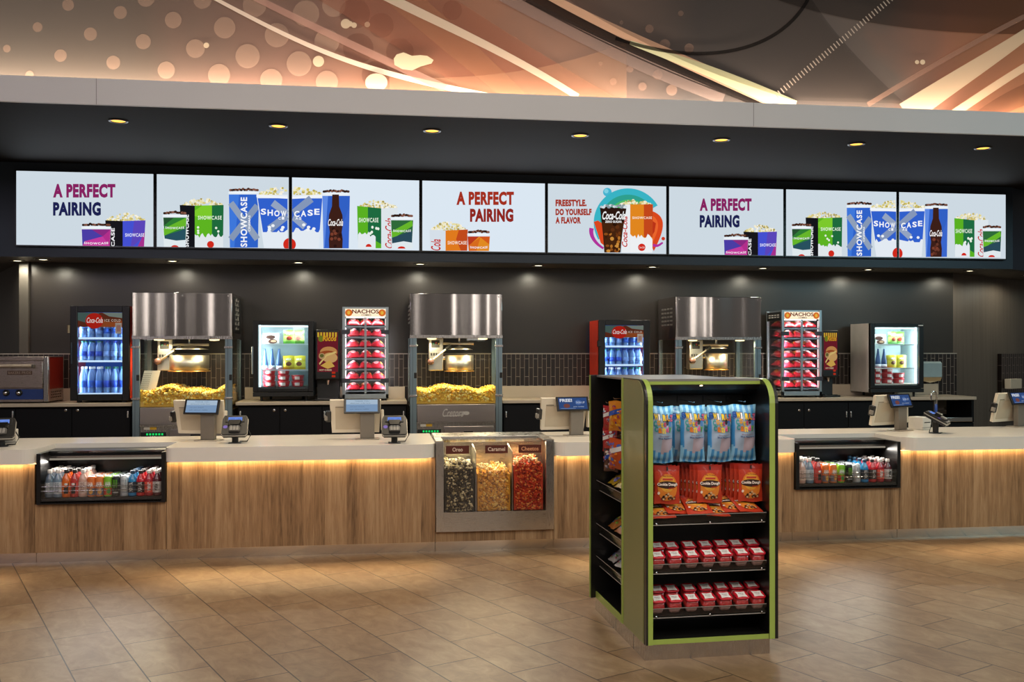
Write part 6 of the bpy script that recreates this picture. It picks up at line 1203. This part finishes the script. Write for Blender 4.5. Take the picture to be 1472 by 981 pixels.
# cookie dough bags
CR = M('#c23a20', 0.3, coat=0.35, bump=0.15, bscale=60)
def cookie_print(A):
    OR, YE = M('#e0812a', 0.35, coat=0.3), M('#e8a83a', 0.35, coat=0.3)
    A.disc(0.5, 0.45, 0.4, 0.36, OR, 24, 4); A.disc(0.5, 0.55, 0.3, 0.22, YE, 24, 4); A.text('The Original', 0.3, 0.72, 0.72, 0.77, M('#8a2418'), bold=0.02); A.rect(0.3, 0.64, 0.72, 0.69, M('#c8402a'))
    DK = M('#3a2018', 0.4); A.disc(0.5, 0.52, 0.42, 0.1, DK, 20, 4); A.text('Cookie Dough', 0.09, 0.475, 0.91, 0.575, M('#f2e2d6', 0.4), bold=0.045); A.text('BITES', 0.55, 0.41, 0.78, 0.45, M('#c02a1c'), bold=0.03); A.disc(0.15, 0.3, 0.05, 0.04, M('#f0d8c8'), 12, 1)
    rn = random.Random(2)
    for i in range(22): u = rn.uniform(0.25, 0.8); A.disc(u, 0.13 + rn.uniform(0, 0.16) * (1 - abs(u - 0.52) * 2.6), 0.045, 0.032, M(rn.choice(['#3a2014', '#5a3420', '#c89a6a', '#2a160e', '#d8b488']), 0.4), 8)
def cookie():
    t = thing('cookie_dough_bag', 'x', 'bag'); m = MB(); RT = M('#a82a1c', 0.3, coat=0.35)
    fr = bag_pillow(m, 0.142, 0.205, 0.022, CR, lambda u, v: RT if v > 0.86 else CR, 12, 16, 9, 0.06, 0.14); m.build('pouch', t)
    m = MB(); A = Art(m, lambda u, v, n: fr(u, v, n + 0.0022), 0.00015); cookie_print(A); A.rect(0.47, 0.9, 0.53, 0.985, BLACK); m.build('print', t); return t
COOK = Maker(cookie)
zk = KZ(1020, 723, 0.1)
for i, (p, n) in enumerate(((957, 4), (1018, 6), (1076.5, 6))):
    x = KX(p, 0.1); peg(x, zk + 0.2145, 0.338, 0.06)
    for r in range(n):
        COOK(KW(max(x - 0.0095 * r, xb + 0.074) - 0.0, 0.082 + 0.035 * r, zk - 0.0015 * r), KR + radians(1.5 * ((r * 5 + i) % 3 - 1) - 2), 'orange-red cookie dough bag, %s hanging stack, %s' % (('left', 'middle', 'right')[i], 'front bag' if r == 0 else ORD[r] + ' bag back'), 'hanging cookie dough bags')
ly = [(0.085, 0.075, -8), (0.185, 0.1, 20), (0.29, 0.07, -12), (0.40, 0.08, 8), (0.50, 0.1, -15), (0.585, 0.075, 12), (0.24, 0.19, 5), (0.45, 0.2, -6)]
for i, (x, y, a) in enumerate(ly):
    v = q1 @ Vector((0, y - 0.055, 0.018 + 0.011 * (i % 3))); o = COOK(KW(x + 0.03, v.y, v.z), KR, 'cookie dough bag lying on the shelf, %s' % ('%s from the left in front' % ORD[i] if i < 6 else ('behind on the left', 'behind on the right')[i - 6]), 'cookie dough bags lying on the shelf'); o.rotation_euler = (SL - pi / 2 + 0.06, radians(3 if i % 2 else -3), KR + radians(a * 0.5))
# side bay facing left
m = MB(); ep = [(-0.004, hp), (0.4, hp), (0.4, ht), (-0.004, ht)]
m.box(-0.036, 0.6, D2 - 0.035, D2, hp, ht, BLK); m.box(-0.04, -0.036, D2 - 0.018, D2 - 0.004, hp, ht, GREEN); m.build('end_panel', ks)
m = MB(); m.box(0.36, 0.38, D1 + 0.011, D2 - 0.036, hp, ht - 0.01, M('#1f1e1d', 0.45)); m.box(0.0, 0.6, D1 + 0.011, D2 - 0.036, ht - 0.012, ht - 0.001, M('#8f8b84', 0.35, 0.3)); m.build('side_bay_back', ks)
m = MB(); zd = 0.12; m.box(0.0, 0.36, D1 + 0.011, D2 - 0.036, hp, zd, BLK); m.box(-0.006, 0.0, D1 - 0.0, D2 - 0.036, hp, zd + 0.004, GREEN); m.box(-0.005, 0.0, D1 - 0.012, D1 + 0.01, hp, ht, GREEN); m.build('side_bay_deck', ks)
def xline(px, x):   # depth in the stand where the upright plane at x meets a picture column
    lo_, hi_ = 0.0, 1.2
    for _ in range(40):
        mid = (lo_ + hi_) / 2
        if KX(px, mid) > x: hi_ = mid
        else: lo_ = mid
    return mid
trz = []
for k, (pa, pb) in enumerate((((863.4, 703.8), (892, 734)), ((866, 764), (891.8, 790.5)), ((865.3, 811), (892, 844)))):
    yy = D2 - 0.06; z = KZ(864, pa[1] + (2 if k else 0), yy); trz.append(z)
    m = MB(); q = Matrix.Translation((0.015, 0, z)) @ Matrix.Rotation(-SL, 4, 'Y'); m.x = q; m.box(0.004, 0.33, D1 + 0.015, D2 - 0.04, -0.012, 0, BLK); s = m.build('shelf', ks)
    m = MB(); m.x = q; m.box(0, 0.004, D1 + 0.015, D2 - 0.04, -0.012, 0.06, ACR); m.box(-0.0015, 0, D1 + 0.015, D2 - 0.04, -0.012, -0.008, M('#b9b4ac', 0.3)); m.box(-0.0012, 0, D1 + 0.015, D2 - 0.04, 0.056, 0.06, M('#a9a6a0', 0.3)); tag(m.build('acrylic_lip', s), 'clear acrylic lip')
def sweet(c, blobs, seed, nm='candy_bag'):
    def f():
        t = thing(nm, 'x', 'bag'); m = MB(); rn = random.Random(seed); base_ = M(c, 0.28, coat=0.4, bump=0.2, bscale=60); fr = bag_pillow(m, 0.125, 0.145, 0.045, base_, None, 10, 12, seed, 0.06, 0.2); m.build('pouch', t)
        m = MB(); A = Art(m, lambda u, v, n: fr(min(0.96, max(0.04, u)), v, n + 0.002), 0.0001)
        for i in range(26): A.disc(rn.uniform(0.1, 0.9), rn.uniform(0.12, 0.88), rn.uniform(0.04, 0.11), rn.uniform(0.03, 0.07), M(rn.choice(blobs), 0.3, coat=0.3), 9, 2)
        A.strip([(0.15 + 0.07 * i, 0.5 + 0.015 * i) for i in range(11)], [(0.15 + 0.07 * i, 0.66 + 0.015 * i) for i in range(11)], M(rn.choice(['#e8e6de', '#2a4aa0', '#f0d040']), 0.3))
        m.build('print', t); return t
    return Maker(f)
SW = [sweet('#b82a30', ['#4a86c0', '#8ab4d8', '#d83a30', '#e8e0d8', '#a0202a'], 1), sweet('#e08a1c', ['#f0b030', '#8a3a6a', '#f4d050', '#d8601c'], 2), sweet('#4a2a2a', ['#a8a8b8', '#5a6a9a', '#c8503a', '#d8d0c0'], 3), sweet('#c8501c', ['#f08a2a', '#8a3a8a', '#4a6ac0', '#f0b040'], 4), sweet('#c8a018', ['#e8c830', '#5a4a9a', '#a83a5a', '#8a8ac8'], 5), sweet('#b8702a', ['#d8401c', '#4a8ab8', '#e8c83a', '#8ab030'], 6), sweet('#b8b0a8', ['#3a5a8a', '#a82a2a', '#d8d8d0', '#6a9a3a'], 7)]
hang = [(877, 0.07, 638, 0, 0.0, 1.3), (877, 0.07, 614, 0, 0, 1), (0, 0, 0, 0, 0, 0)]
for yy, zz, k, lab in ((0.86, 584, 0, 'red sweet bag with blue print, highest in the far side column'), (0.87, 617, 0, 'red sweet bag with blue print, second down in the far side column'), (0.69, 578, 1, 'orange sweet bag, highest in the near side column'), (0.85, 645, 2, 'dark speckled sweet bag, lowest in far side column'), (0.68, 632, 3, 'orange-red sweet bag below the orange one, near side column')):
    x = 0.055; px_ = 876 if yy > 0.7 else 889; z = KZ(px_, zz, yy)
    for r in range(2):
        SW[k](KW(x + 0.075 * r, yy + 0.01 * r, z - 0.145 * (1.25 if yy < 0.7 else 1)), KR - pi / 2 + radians(30 - 10 * r), lab + (', front' if r == 0 else ', rear'), 'sweet bags on the side of the green stand').scale = (1.25 if yy < 0.7 else 1,) * 3
    m = MB(); m.tube([(0.36, yy, z + 0.022), (0.03, yy, z + 0.02), (0.025, yy, z + 0.028)], 0.0025, CHROME, 6); m.build('peg', ks)
for k, z in enumerate(trz):
    for i in range(5):
        y = D1 + 0.1 + 0.088 * i; r = i % 2; o = SW[4 + k](KW(0.055 + 0.05 * r, y, z + 0.045 + 0.02 * r), KR, 'mixed sweets bag lying in the %s side tray, %s from the near end' % (('upper', 'middle', 'lower')[k], ORD[i]), 'sweet bags in the side trays'); o.rotation_euler = (radians(-62), 0, KR - pi / 2 + radians(10 * (i % 3 - 1)))
